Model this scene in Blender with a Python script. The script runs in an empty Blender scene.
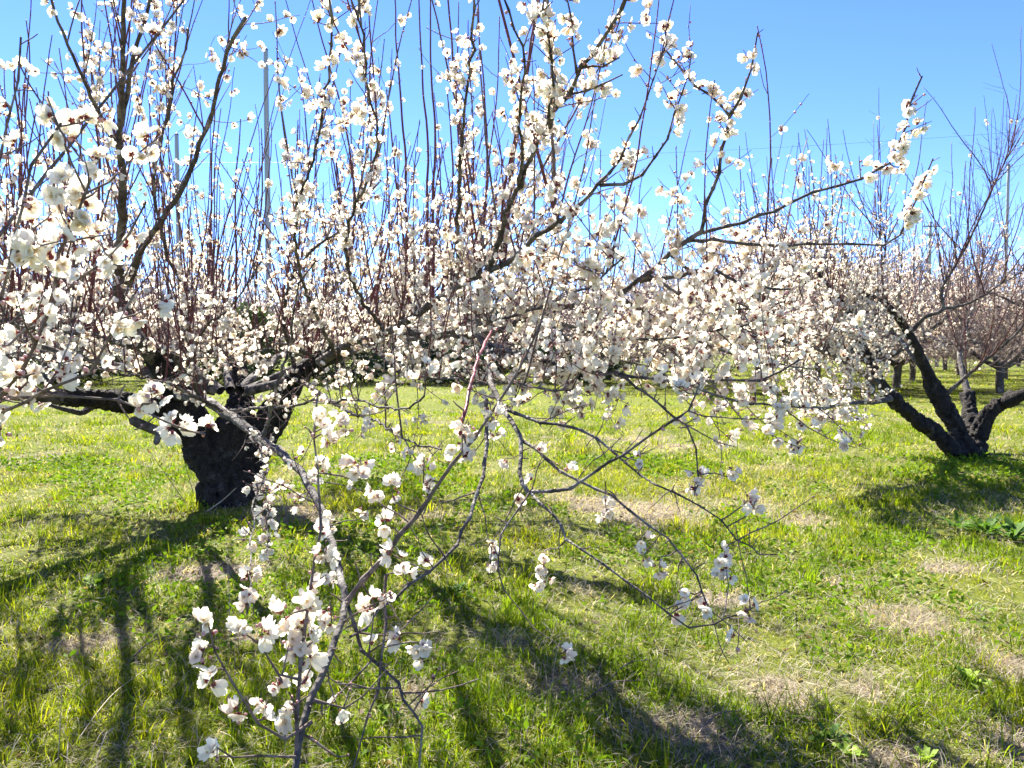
import bpy, math, random
import numpy as np
from mathutils import Vector, Matrix

# ------------------------------------------------------------------ camera, light, exposure
SC = bpy.context.scene
COL = SC.collection
F = 770.0; CX, CY = 512.0, 384.0
EYE = 1.15
PITCH = math.atan(34 / F)
cam_d = bpy.data.cameras.new("camera"); cam = bpy.data.objects.new("camera", cam_d); COL.objects.link(cam)
cam.location = (0, 0, EYE); cam.rotation_euler = (math.pi / 2 - PITCH, 0, 0)
cam_d.sensor_width = 36.0; cam_d.lens = F / 1024 * 36.0
cam_d.clip_start = 0.05; cam_d.clip_end = 2000
cam_d.dof.use_dof = True; cam_d.dof.focus_distance = 2.3; cam_d.dof.aperture_fstop = 20.0
SC.camera = cam

SUN_AZ = math.radians(-26)      # left of straight ahead
SUN_EL = math.radians(47)
sdir = Vector((math.sin(SUN_AZ) * math.cos(SUN_EL), math.cos(SUN_AZ) * math.cos(SUN_EL), math.sin(SUN_EL)))
sun_d = bpy.data.lights.new("sun", 'SUN'); sun_d.energy = 5.0; sun_d.angle = math.radians(0.55); sun_d.color = (1, .955, .87)
sun = bpy.data.objects.new("sun", sun_d); COL.objects.link(sun)
sun.rotation_euler = sdir.to_track_quat('Z', 'Y').to_euler(); sun.location = (-10, 10, 20)

W = bpy.data.worlds.new("World"); SC.world = W; W.use_nodes = True
nt = W.node_tree; nt.nodes.clear()
wo = nt.nodes.new("ShaderNodeOutputWorld"); bg = nt.nodes.new("ShaderNodeBackground")
sky = nt.nodes.new("ShaderNodeTexSky"); sky.sky_type = 'NISHITA'; sky.sun_disc = False
sky.sun_elevation = SUN_EL; sky.sun_rotation = SUN_AZ
sky.air_density = 1.0; sky.dust_density = 0.0; sky.ozone_density = 2.9; sky.altitude = 5000
hs = nt.nodes.new("ShaderNodeHueSaturation"); hs.inputs['Saturation'].default_value = 1.18; hs.inputs['Hue'].default_value = .515
nt.links.new(sky.outputs[0], hs.inputs['Color']); nt.links.new(hs.outputs[0], bg.inputs[0]); bg.inputs[1].default_value = 0.095
nt.links.new(bg.outputs[0], wo.inputs[0])
SC.view_settings.view_transform = 'Standard'; SC.view_settings.look = 'None'
SC.view_settings.exposure = 2.2; SC.view_settings.gamma = 1.0
SC.cycles.max_bounces = 7; SC.cycles.diffuse_bounces = 5; SC.cycles.transmission_bounces = 4
SC.cycles.transparent_max_bounces = 4; SC.cycles.use_denoising = True

RNG = np.random.default_rng(7)
random.seed(5)

# ------------------------------------------------------------------ helpers
_fw = np.array([0, math.cos(PITCH), -math.sin(PITCH)]); _up = np.array([0, math.sin(PITCH), math.cos(PITCH)])
CAM = np.array([0, 0, EYE])
def at(px, py, d):
    return CAM + d * (_fw + np.array([1., 0, 0]) * (px - CX) / F + _up * (CY - py) / F)
def project(p):
    q = np.asarray(p) - CAM
    d = q @ _fw
    return np.stack([CX + F * q[..., 0] / d, CY - F * (q @ _up) / d, d], -1)
def ground_at(px, py):
    r = _fw + np.array([1., 0, 0]) * (px - CX) / F + _up * (CY - py) / F
    t = -EYE / r[2]
    return CAM[:2] + r[:2] * t

def _hash(ix, iy, iz, seed):
    h = (ix * 374761393 + iy * 668265263 + iz * 2147483647 + seed * 1274126177) & 0xffffffff
    h = ((h ^ (h >> 13)) * 1274126177) & 0xffffffff
    return ((h ^ (h >> 16)) & 0xffff) / 65535.0
def vnoise(p, seed=0):
    p = np.asarray(p, float)
    if p.shape[-1] == 2: p = np.concatenate([p, np.zeros(p.shape[:-1] + (1,))], -1)
    i = np.floor(p).astype(np.int64); f = p - i; f = f * f * (3 - 2 * f)
    o = 0
    for a in (0, 1):
        for b in (0, 1):
            for c in (0, 1):
                w = (f[..., 0] if a else 1 - f[..., 0]) * (f[..., 1] if b else 1 - f[..., 1]) * (f[..., 2] if c else 1 - f[..., 2])
                o = o + w * _hash(i[..., 0] + a, i[..., 1] + b, i[..., 2] + c, seed)
    return o
def fbm(p, seed=0, oct=4):
    p = np.asarray(p, float); s = 0; a = .5; t = 0
    for k in range(oct):
        s = s + a * vnoise(p * 2 ** k, seed + k); t += a; a *= .5
    return s / t

def np_mesh(name, V, faces, mats=(), midx=None, smooth=True, col=None):
    """faces: list of int arrays (n,k); midx: list of matching material index arrays"""
    me = bpy.data.meshes.new(name)
    faces = [f for f in faces]
    nl = sum(f.size for f in faces); nf = sum(len(f) for f in faces)
    me.vertices.add(len(V)); me.vertices.foreach_set("co", np.ascontiguousarray(V, np.float32).ravel())
    me.loops.add(nl); me.polygons.add(nf)
    me.loops.foreach_set("vertex_index", np.concatenate([f.ravel() for f in faces]).astype(np.int32))
    tot = np.concatenate([np.full(len(f), f.shape[1]) for f in faces]).astype(np.int32)
    st = np.zeros(nf, np.int32); st[1:] = np.cumsum(tot)[:-1]
    me.polygons.foreach_set("loop_start", st)
    for m in mats: me.materials.append(m)
    if midx is not None:
        me.polygons.foreach_set("material_index", np.concatenate(midx).astype(np.int32))
    me.polygons.foreach_set("use_smooth", np.full(nf, smooth, bool))
    me.update(calc_edges=True)
    if col is not None:
        a = me.color_attributes.new("col", 'FLOAT_COLOR', 'POINT')
        c = np.ones((len(V), 4), np.float32); c[:, :col.shape[1]] = col
        a.data.foreach_set("color", c.ravel())
    return me
def link(name, me, parent=None, loc=None):
    o = bpy.data.objects.new(name, me); COL.objects.link(o)
    if parent: o.parent = parent
    if loc is not None: o.location = loc
    return o
def empty(name, loc):
    o = bpy.data.objects.new(name, None); COL.objects.link(o); o.location = loc; o.empty_display_size = .2
    return o
def tag(o, label=None, cat=None, group=None, kind=None):
    if label: o["label"] = label
    if cat: o["category"] = cat
    if group: o["group"] = group
    if kind: o["kind"] = kind
    return o

def nrm(v):
    v = np.asarray(v, float)
    return v / (np.linalg.norm(v, axis=-1, keepdims=True) + 1e-9)

def smooth_path(pts, step=.05):
    """Catmull-Rom through pts, resampled about every step"""
    p = np.asarray(pts, float)
    if len(p) == 2:
        n = max(2, int(np.linalg.norm(p[1] - p[0]) / step)); t = np.linspace(0, 1, n + 1)[:, None]
        return p[0] * (1 - t) + p[1] * t
    e = np.vstack([2 * p[0] - p[1], p, 2 * p[-1] - p[-2]]); out = []
    for i in range(1, len(e) - 2):
        a, b, c, d = e[i - 1], e[i], e[i + 1], e[i + 2]
        n = max(2, int(np.linalg.norm(c - b) / step)); t = (np.arange(n) / n)[:, None]
        out.append(.5 * (2 * b + (c - a) * t + (2 * a - 5 * b + 4 * c - d) * t ** 2 + (3 * b - a - 3 * c + d) * t ** 3))
    return np.vstack(out + [p[-1:]])

class Tubes:
    def __init__(s): s.V = []; s.Q = []; s.T = []; s.n = 0
    def add(s, pts, rad, sides=5, lump=0.0, seed=0):
        pts = np.asarray(pts, float); n = len(pts)
        rad = np.broadcast_to(np.asarray(rad, float), (n,))
        t = np.gradient(pts, axis=0); t = nrm(t)
        ref = np.array([.31, .17, .93]) if abs(t[:, 2]).mean() < .8 else np.array([.95, .28, .1])
        u = nrm(np.cross(t, ref)); v = np.cross(t, u)
        a = np.arange(sides) * 2 * math.pi / sides
        ring = u[:, None, :] * np.cos(a)[None, :, None] + v[:, None, :] * np.sin(a)[None, :, None]
        R = rad[:, None, None]
        if lump:
            q = pts[:, None, :] + ring * R
            nn = fbm(q * np.array([1, 1, 1]) * (0.9 / max(rad.mean(), .01)), seed, 3) - .5
            R = R * (1 + lump * 2 * nn[..., None])
        V = pts[:, None, :] + ring * R
        s.V.append(V.reshape(-1, 3)); s.V.append(pts[-1:] + t[-1:] * rad[-1])
        i = np.arange(n - 1)[:, None] * sides; j = np.arange(sides)[None, :]; k = (j + 1) % sides
        s.Q.append((s.n + np.stack([i + j, i + k, i + sides + k, i + sides + j], -1)).reshape(-1, 4))
        b = s.n + (n - 1) * sides
        s.T.append(np.stack([b + j[0], b + k[0], np.full(sides, s.n + n * sides)], -1))
        s.n += n * sides + 1
    def mesh(s, name, mat, origin=(0, 0, 0)):
        return np_mesh(name, np.vstack(s.V) - np.asarray(origin), [np.vstack(s.Q), np.vstack(s.T)], [mat])

# ------------------------------------------------------------------ materials
def new_mat(name):
    m = bpy.data.materials.new(name); m.use_nodes = True; t = m.node_tree; t.nodes.clear()
    return m, t, t.nodes.new("ShaderNodeOutputMaterial")
def N(t, kind, **kw):
    n = t.nodes.new(kind)
    for k, v in kw.items():
        if k in n.inputs: n.inputs[k].default_value = v
        else: setattr(n, k, v)
    return n
def ramp(t, src, stops):
    r = t.nodes.new("ShaderNodeValToRGB"); e = r.color_ramp.elements
    while len(e) < len(stops): e.new(.5)
    for i, (p, c) in enumerate(stops): e[i].position = p; e[i].color = tuple(c) + (1,)
    t.links.new(src, r.inputs[0]); return r.outputs[0]

def bark(name, dark, mid, light, lich=.62, scale=1.0, bump=.6, rough=.9):
    m, t, o = new_mat(name)
    co = N(t, "ShaderNodeTexCoord")
    n1 = N(t, "ShaderNodeTexNoise", Scale=14 * scale, Detail=7.0, Roughness=.65)
    n2 = N(t, "ShaderNodeTexNoise", Scale=5 * scale, Detail=5.0, Roughness=.6)
    n3 = N(t, "ShaderNodeTexVoronoi", Scale=46 * scale)
    for n in (n1, n2, n3): t.links.new(co.outputs["Object"], n.inputs["Vector"])
    c1 = ramp(t, n1.outputs[0], [(.35, dark), (.65, mid)])
    f = ramp(t, n2.outputs[0], [(lich, (0, 0, 0)), (lich + .22, (1, 1, 1))])
    mx = N(t, "ShaderNodeMixRGB"); t.links.new(f, mx.inputs[0]); t.links.new(c1, mx.inputs[1]); mx.inputs[2].default_value = tuple(light) + (1,)
    b = N(t, "ShaderNodeBsdfPrincipled", Roughness=rough); b.inputs["Specular IOR Level"].default_value = .25
    t.links.new(mx.outputs[0], b.inputs["Base Color"])
    ad = N(t, "ShaderNodeMath", operation='ADD'); t.links.new(n1.outputs[0], ad.inputs[0]); t.links.new(n3.outputs[0], ad.inputs[1])
    bp = N(t, "ShaderNodeBump", Strength=bump, Distance=.012); t.links.new(ad.outputs[0], bp.inputs["Height"])
    t.links.new(bp.outputs[0], b.inputs["Normal"]); t.links.new(b.outputs[0], o.inputs[0])
    return m
M_TRUNK = bark("old_bark", (.008, .0065, .0055), (.04, .032, .026), (.15, .13, .105), .58, 1.6, 1.0)
M_LIMB = bark("limb_bark", (.035, .030, .027), (.11, .092, .08), (.27, .245, .21), .50, 1.6, .6)
M_TWIG = bark("twig_bark", (.06, .042, .036), (.17, .125, .105), (.30, .25, .21), .52, 3, .2)
M_SHOOT = bark("young_red_bark", (.075, .020, .022), (.17, .055, .052), (.20, .11, .09), .62, 2.5, .1, .6)
M_PALELIMB = bark("pale_lichen_bark", (.045, .04, .037), (.14, .125, .11), (.40, .37, .32), .53, 1.6, .6)
M_RED = bark("bright_red_bark", (.11, .012, .018), (.22, .022, .034), (.28, .09, .08), .62, 2.5, .1, .5)
M_FARTWIG = bark("far_twig_bark", (.17, .12, .115), (.30, .225, .21), (.36, .285, .26), .6, 3, .1)

def leafy(name, base, trans, rough=.55, tl=.4, usecol=False, spec=.3, tcol=None):
    m, t, o = new_mat(name)
    b = N(t, "ShaderNodeBsdfPrincipled", Roughness=rough); b.inputs["Specular IOR Level"].default_value = spec
    tr = N(t, "ShaderNodeBsdfTranslucent"); mx = N(t, "ShaderNodeMixShader"); mx.inputs[0].default_value = tl
    if usecol:
        a = N(t, "ShaderNodeVertexColor", layer_name="col")
        t.links.new(a.outputs[0], b.inputs["Base Color"])
        ml = N(t, "ShaderNodeMixRGB", blend_type='MULTIPLY'); ml.inputs[0].default_value = 1
        t.links.new(a.outputs[0], ml.inputs[1]); ml.inputs[2].default_value = tuple(trans) + (1,)
        t.links.new(ml.outputs[0], tr.inputs[0])
    else:
        b.inputs["Base Color"].default_value = tuple(base) + (1,); tr.inputs[0].default_value = tuple(trans) + (1,)
    t.links.new(b.outputs[0], mx.inputs[1]); t.links.new(tr.outputs[0], mx.inputs[2]); t.links.new(mx.outputs[0], o.inputs[0])
    return m
M_PETAL = leafy("petal", (0, 0, 0), (1.0, .985, .92), .6, .58, True, .15)
M_CALYX = leafy("calyx", (.20, .035, .035), (.30, .05, .04), .5, .2)
M_STAMEN = leafy("stamen", (.62, .47, .18), (.6, .45, .15), .6, .3)
M_BUD = leafy("bud", (.62, .36, .32), (.6, .3, .25), .5, .25)
M_GRASS = leafy("grass_blade", (0, 0, 0), (1.3, 1.2, .45), .7, .52, True, .08)
M_LEAF = leafy("weed_leaf", (0, 0, 0), (1.2, 1.3, .5), .6, .4, True, .12)
M_EVER = leafy("evergreen_leaf", (0, 0, 0), (1.1, 1.2, .6), .5, .2, True, .3)

# ------------------------------------------------------------------ ground
def gz(x, y):
    p = np.stack([np.asarray(x, float), np.asarray(y, float)], -1)
    fade = np.clip(1.5 - np.hypot(p[..., 0], p[..., 1]) / 25, 0, 1)
    return (fbm(p * .55, 3, 3) - .5) * .10 * fade + (vnoise(p * 3.1, 9) - .5) * .025 * fade
PATCH = []   # (x, y, rx, ry, strength) worn straw-coloured patches seen in the photograph
for px, py, wx, wy, s in [(900, 622, 44, 20, 1.0), (960, 655, 50, 16, .8), (1000, 740, 56, 22, 1.0), (690, 742, 60, 22, .9), (762, 700, 36, 18, .7),
                          (890, 765, 60, 20, .8), (640, 512, 46, 14, .6), (225, 572, 60, 14, .9), (70, 652, 60, 18, .8), (600, 690, 60, 22, .6),
                          (300, 520, 34, 12, .9), (840, 588, 30, 6, .5), (575, 505, 60, 12, .5), (950, 568, 36, 8, .6), (820, 520, 40, 8, .5),
                          (560, 590, 40, 12, .5), (710, 590, 50, 12, .5), (400, 700, 36, 22, .6), (270, 640, 50, 16, .5), (120, 640, 40, 10, .6),
                          (650, 440, 60, 10, .4), (540, 445, 40, 8, .4), (30, 460, 30, 8, .5), (420, 520, 50, 8, .5), (860, 700, 40, 14, .5), (510, 640, 34, 12, .5)]:
    g0 = ground_at(px, py); gx = ground_at(px + wx, py); g1 = ground_at(px, py - wy); g2 = ground_at(px, py + wy)
    PATCH.append((g0[0], g0[1], abs(gx[0] - g0[0]) * .95, abs(g1[1] - g2[1]) * .46, s))
def dryness(x, y):
    p = np.stack([x, y], -1)
    w = p + .35 * np.stack([fbm(p * 2.2, 31, 3) - .5, fbm(p * 2.2, 41, 3) - .5], -1)
    d = np.zeros(p.shape[:-1])
    for (a, b, rx, ry, s) in PATCH:
        d = np.maximum(d, min(1, s * 1.3) * np.exp(-((w[..., 0] - a) / rx) ** 2 - ((w[..., 1] - b) / ry) ** 2))
    n = fbm(p * 1.1, 51, 4); n2 = fbm(p * 4.3, 61, 3)
    d = d * np.clip((.6 * n2 + .4 * fbm(p * 8., 63, 2) - .37) * 9.0, 0, 1.0) + np.clip((n - .57) * 2.6, 0, .4) * (.3 + n2) * np.clip((p[..., 1] - 3.0) / 3.0, .15, 1)
    return np.clip(d, 0, 1)

gx = np.unique(np.concatenate([np.linspace(-14, 14, 281), np.linspace(-300, -14, 40), np.linspace(14, 300, 40)]))
gy = np.unique(np.concatenate([np.linspace(-3, 16, 241), np.linspace(-60, -3, 12), np.linspace(16, 60, 60), np.linspace(60, 900, 40)]))
X, Y = np.meshgrid(gx, gy); Z = gz(X, Y)
V = np.stack([X, Y, Z], -1).reshape(-1, 3)
nx, ny = len(gx), len(gy)
ii = (np.arange(ny - 1)[:, None] * nx + np.arange(nx - 1)[None, :])
Q = np.stack([ii, ii + 1, ii + nx + 1, ii + nx], -1).reshape(-1, 4)
dry_v = dryness(X, Y).reshape(-1)
m, t, o = new_mat("orchard_soil")
co = N(t, "ShaderNodeTexCoord")
n1 = N(t, "ShaderNodeTexNoise", Scale=9.0, Detail=8.0, Roughness=.7); n2 = N(t, "ShaderNodeTexNoise", Scale=60.0, Detail=6.0, Roughness=.7)
n3 = N(t, "ShaderNodeTexNoise", Scale=.35, Detail=4.0)
for n in (n1, n2, n3): t.links.new(co.outputs["Object"], n.inputs["Vector"])
green = ramp(t, n1.outputs[0], [(.3, (.055, .07, .010)), (.7, (.17, .19, .022))])
straw = ramp(t, n2.outputs[0], [(.3, (.08, .06, .04)), (.5, (.19, .155, .11)), (.72, (.36, .31, .24))])
at_ = N(t, "ShaderNodeVertexColor", layer_name="col"); sep = N(t, "ShaderNodeSeparateColor"); t.links.new(at_.outputs[0], sep.inputs[0])
ad = N(t, "ShaderNodeMath", operation='ADD'); mu = N(t, "ShaderNodeMath", operation='MULTIPLY_ADD')
t.links.new(n1.outputs[0], mu.inputs[0]); mu.inputs[1].default_value = .7; mu.inputs[2].default_value = -.3
t.links.new(sep.outputs[0], ad.inputs[0]); t.links.new(mu.outputs[0], ad.inputs[1])
fr = ramp(t, ad.outputs[0], [(.25, (0, 0, 0)), (.6, (1, 1, 1))])
mx = N(t, "ShaderNodeMixRGB"); t.links.new(fr, mx.inputs[0]); t.links.new(green, mx.inputs[1]); t.links.new(straw, mx.inputs[2])
b = N(t, "ShaderNodeBsdfPrincipled", Roughness=.95); b.inputs["Specular IOR Level"].default_value = .1
t.links.new(mx.outputs[0], b.inputs["Base Color"])
bp = N(t, "ShaderNodeBump", Strength=.8, Distance=.03); t.links.new(n2.outputs[0], bp.inputs["Height"]); t.links.new(bp.outputs[0], b.inputs["Normal"])
t.links.new(b.outputs[0], o.inputs[0]); M_SOIL = m
g = link("ground", np_mesh("ground", V, [Q], [M_SOIL], col=np.repeat(dry_v[:, None], 3, 1)))
tag(g, "orchard floor of grass with worn straw coloured patches", "ground", kind="structure")

# ------------------------------------------------------------------ grass
def blades(n_or_pts, hmin, hmax, wmin, wmax, colA, colB, lean=.5, flat=0., seed=0, segs=2, az=None):
    r = np.random.default_rng(seed)
    P2 = n_or_pts; n = len(P2)
    h = r.uniform(hmin, hmax, n) if np.isscalar(hmin) else r.uniform(0, 1, n) * (hmax - hmin) + hmin
    w = r.uniform(wmin, wmax, n) if np.isscalar(wmin) else wmin
    az = r.uniform(0, 2 * math.pi, n) if az is None else az; le = np.abs(r.normal(0, lean, n)) + flat
    dirx = np.stack([np.cos(az), np.sin(az)], -1)
    fx = az + math.pi / 2 + r.normal(0, .5, n)
    wx = np.stack([np.cos(fx), np.sin(fx)], -1)
    z0 = gz(P2[:, 0], P2[:, 1]) - .005
    rows = []
    for k in range(segs + 1):
        s = k / segs
        up = h * s * np.cos(np.minimum(le * (0.5 + .7 * s), 1.5)); out = h * s * np.sin(np.minimum(le * (0.5 + .7 * s), 1.5))
        c = np.concatenate([P2 + dirx * out[:, None], (z0 + up)[:, None]], 1)
        if k < segs:
            ww = w * (1 - .55 * s) * .5
            off = np.concatenate([wx * ww[:, None], np.zeros((n, 1))], 1)
            rows += [c - off, c + off]
        else: rows.append(c)
    V = np.stack(rows, 1)                      # n, 2*segs+1, 3
    m_ = V.shape[1]; base = np.arange(n)[:, None] * m_
    q = [base + np.array([[2 * k, 2 * k + 1, 2 * k + 3, 2 * k + 2]]) for k in range(segs - 1)]
    tri = base + np.array([[2 * segs - 2, 2 * segs - 1, 2 * segs]])
    f = r.uniform(0, 1, n)[:, None]; c = colA * (1 - f) + colB * f
    c = c * r.uniform(.8, 1.25, n)[:, None]
    return V.reshape(-1, 3), q, tri, np.repeat(c, m_, 0)
def join_blades(name, sets, mat):
    Vs, Qs, Ts, Cs = [], [], [], []; off = 0
    for V, q, tr, c in sets:
        Vs.append(V); Cs.append(c); Qs += [x + off for x in q]; Ts.append(tr + off); off += len(V)
    fs = ([np.vstack(Qs)] if Qs else []) + [np.vstack(Ts)]
    return link(name, np_mesh(name, np.vstack(Vs), fs, [mat], col=np.vstack(Cs)))
def scatter(n, y0, y1, r, margin=1.0, k=.72):
    """points in the strip of ground the camera can see between depths y0..y1"""
    y = np.sqrt(r.uniform((y0 + 1.0) ** 2, (y1 + 1.0) ** 2, n)) - 1.0
    x = r.uniform(-1, 1, n) * (k * y + margin)
    return np.stack([x, y], -1)
def A(*c): return np.array(c, float)
G1, G2 = A(.13, .22, .009), A(.275, .32, .017)      # fresh green .. yellow green
S1, S2 = A(.24, .205, .155), A(.50, .45, .37)           # straw
r = np.random.default_rng(21)
sets, dsets = [], []
for (n, y0, y1, h0, h1, w0, w1, segs) in [(120000, 1.0, 3.4, .025, .085, .0022, .0046, 3), (130000, 3.4, 7.5, .03, .09, .004, .008, 2),
                                          (90000, 7.5, 15, .03, .10, .008, .016, 2), (70000, 15, 45, .04, .14, .02, .04, 1)]:
    P2 = scatter(n, y0, y1, r)
    # gather into tufts
    ci = r.integers(0, n // 9, n); C2 = P2[ci]; off2 = r.normal(0, .011 + .0035 * y0, P2.shape); P2 = C2 + off2; chue = r.normal(0, .38, n)[ci]; cdk = np.where(r.uniform(0, 1, n) < .25, r.uniform(.40, .7, n), 1.0)[ci]; chh = r.uniform(.55, 1.45, n)[ci]
    d = dryness(P2[:, 0], P2[:, 1]); tuft = fbm(P2 * 2.6, 71, 3); hue = fbm(P2 * .8, 81, 3)
    keep = r.uniform(0, 1, n) > d * .95
    keep &= r.uniform(0, 1, n) < np.clip((tuft - .25) * 3.2, .25, 1)
    Pg, tg, hg = P2[keep], tuft[keep], hue[keep]; ch_, cg_ = chue[keep], chh[keep]; oaz = np.arctan2(off2[keep][:, 1], off2[keep][:, 0]) + r.normal(0, .7, len(Pg))
    hh = np.clip(.5 + (tg - .4) * 2.4, .4, 1.4) * cg_
    mixv = np.clip((hg - .38) * 3 + r.normal(0, .15, len(hg)) + ch_, 0, 1)[:, None]
    colr = (G1 * (1 - mixv) + G2 * mixv) * cdk[keep][:, None]
    sets.append(blades(Pg, h0 * hh * .88, h1 * hh * .88, w0 + (w1 - w0) * r.uniform(0, 1, len(Pg)), None, colr, colr * A(1.15, 1.05, 1.0), .75, .18, int(n), segs, az=oaz))
    nd = n // 4
    Pd = scatter(nd * 3, y0, y1, r); dd = dryness(Pd[:, 0], Pd[:, 1])
    Pd = Pd[r.uniform(0, 1, len(Pd)) < .26 + dd * .9][:nd]
    dsets.append(blades(Pd, h0 * 1.1, h1 * 1.3, w0 * .8 + r.uniform(0, 1, len(Pd)) * (w1 * .8 - w0 * .8), None, S1, S2, .5, .75, int(n) + 1, segs))
tag(join_blades("grass", sets, M_GRASS), "short yellow green grass covering the orchard floor", "grass", kind="stuff")
tag(join_blades("dry_grass", dsets, M_GRASS), "dead straw lying between the green grass", "dry grass", kind="stuff")
# longer dead stems lying flat
Pd = scatter(40000, 1.0, 9, r); Pd = Pd[r.uniform(0, 1, len(Pd)) < .34 + dryness(Pd[:, 0], Pd[:, 1])][:17000]
dsets2 = blades(Pd, .05, .16, .0022, .0042, S1 * 1.1, S2 * 1.2, .12, 1.22, 4711, 3)
tag(join_blades("dead_stems", [dsets2], M_GRASS), "pale dead stems lying flat on the worn patches", "dead stems", kind="stuff")
# tall coarser tufts
P0 = scatter(900, 1.3, 12, r, .6)
P0 = P0[dryness(P0[:, 0], P0[:, 1]) < .35]
ts = []
for i, p in enumerate(P0):
    k = r.integers(18, 46)
    q = p + r.normal(0, r.uniform(.03, .075), (k, 2))
    cc = (G1 * .72 if r.uniform() < .7 else G2 * .85)
    ts.append(blades(q, .06, .17, .0028, .0052, cc * .7, cc * 1.1, .7, .25, 900 + i, 3))
tag(join_blades("tall_grass", ts, M_GRASS), "longer coarse green tufts standing out of the short grass", "grass tufts", kind="stuff")

# low broad leaved ground cover
def leaves(P3, size, dirs, colA, colB, seed):
    """P3: points, dirs: leaf axis; a folded lens of four faces per leaf"""
    r = np.random.default_rng(seed); n = len(P3)
    d = nrm(dirs); s = nrm(np.cross(d, nrm(r.normal(0, 1, (n, 3))))); u = np.cross(s, d)
    L = (size * r.uniform(.7, 1.3, n))[:, None]
    a = P3; b_ = P3 + d * L * .5 + s * L * .24 + u * L * .06; c = P3 + d * L * .5 - s * L * .24 + u * L * .06; e = P3 + d * L - u * L * .1; mid = P3 + d * L * .5
    V = np.stack([a, b_, e, c, mid], 1).reshape(-1, 3); base = np.arange(n)[:, None] * 5
    T = np.vstack([base + np.array([[0, 1, 4]]), base + np.array([[1, 2, 4]]), base + np.array([[2, 3, 4]]), base + np.array([[3, 0, 4]])])
    f = r.uniform(0, 1, n)[:, None]
    return V, [], T, np.repeat((colA * (1 - f) + colB * f) * r.uniform(.8, 1.2, n)[:, None], 5, 0)
P2 = scatter(60000, 1.2, 8, r)
kk = (fbm(P2 * 1.3, 91, 3) > .52) & (dryness(P2[:, 0], P2[:, 1]) < .3)
P2 = P2[kk][:17000]
P3 = np.concatenate([P2, (gz(P2[:, 0], P2[:, 1]) + r.uniform(.005, .05, len(P2)))[:, None]], 1)
dd = r.normal(0, 1, P3.shape); dd[:, 2] = np.abs(dd[:, 2]) * .5
tag(join_blades("chickweed", [leaves(P3, .022 + .003 * P2[:, 1], dd, A(.08, .15, .010), A(.16, .23, .016), 5)], M_LEAF),
    "low bright green chickweed spreading through the grass", "ground cover", kind="stuff")

P2 = scatter(5200, 1.2, 9, r); P2 = P2[r.uniform(0, 1, len(P2)) < .25 + dryness(P2[:, 0], P2[:, 1])][:2600]
P3 = np.concatenate([P2, (gz(P2[:, 0], P2[:, 1]) + r.uniform(.004, .03, len(P2)))[:, None]], 1)
dd = r.normal(0, 1, P3.shape); dd[:, 2] *= .25
tag(join_blades("leaf_litter", [leaves(P3, .026 + .002 * P2[:, 1], dd, A(.09, .06, .04), A(.26, .20, .15), 15)], M_GRASS), "small brown dead leaves and chaff caught in the grass", "leaf litter", kind="stuff")

# ------------------------------------------------------------------ blossoms
def petal_grid(nu, nv, L=1.0, wid=.60, cup=.38, ripple=0., seed=0):
    r = np.random.default_rng(seed)
    u = np.linspace(0, 1, nu + 1); v = np.linspace(-1, 1, nv + 1)
    prof = wid * np.sqrt(np.clip(1 - ((u - .60) / .62) ** 2, 0.02, 1))
    prof[0] = .10; prof[-1] = wid * .30 if nu > 3 else wid * .45
    U, Vv = np.meshgrid(u, v, indexing='ij')
    x = L * (U - .05 * (Vv ** 2) * U); y = prof[:, None] * Vv
    z = cup * U ** 1.6 * .8 + .16 * (Vv ** 2) * U + ripple * r.normal(0, 1, U.shape) * U
    P = np.stack([x + .06, y, z], -1).reshape(-1, 3)
    m_ = nv + 1; i = (np.arange(nu)[:, None] * m_ + np.arange(nv)[None, :])
    return P, np.stack([i, i + m_, i + m_ + 1, i + 1], -1).reshape(-1, 4)
def rotz(P, a):
    c, s = math.cos(a), math.sin(a)
    return np.stack([P[:, 0] * c - P[:, 1] * s, P[:, 0] * s + P[:, 1] * c, P[:, 2]], -1)
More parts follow.
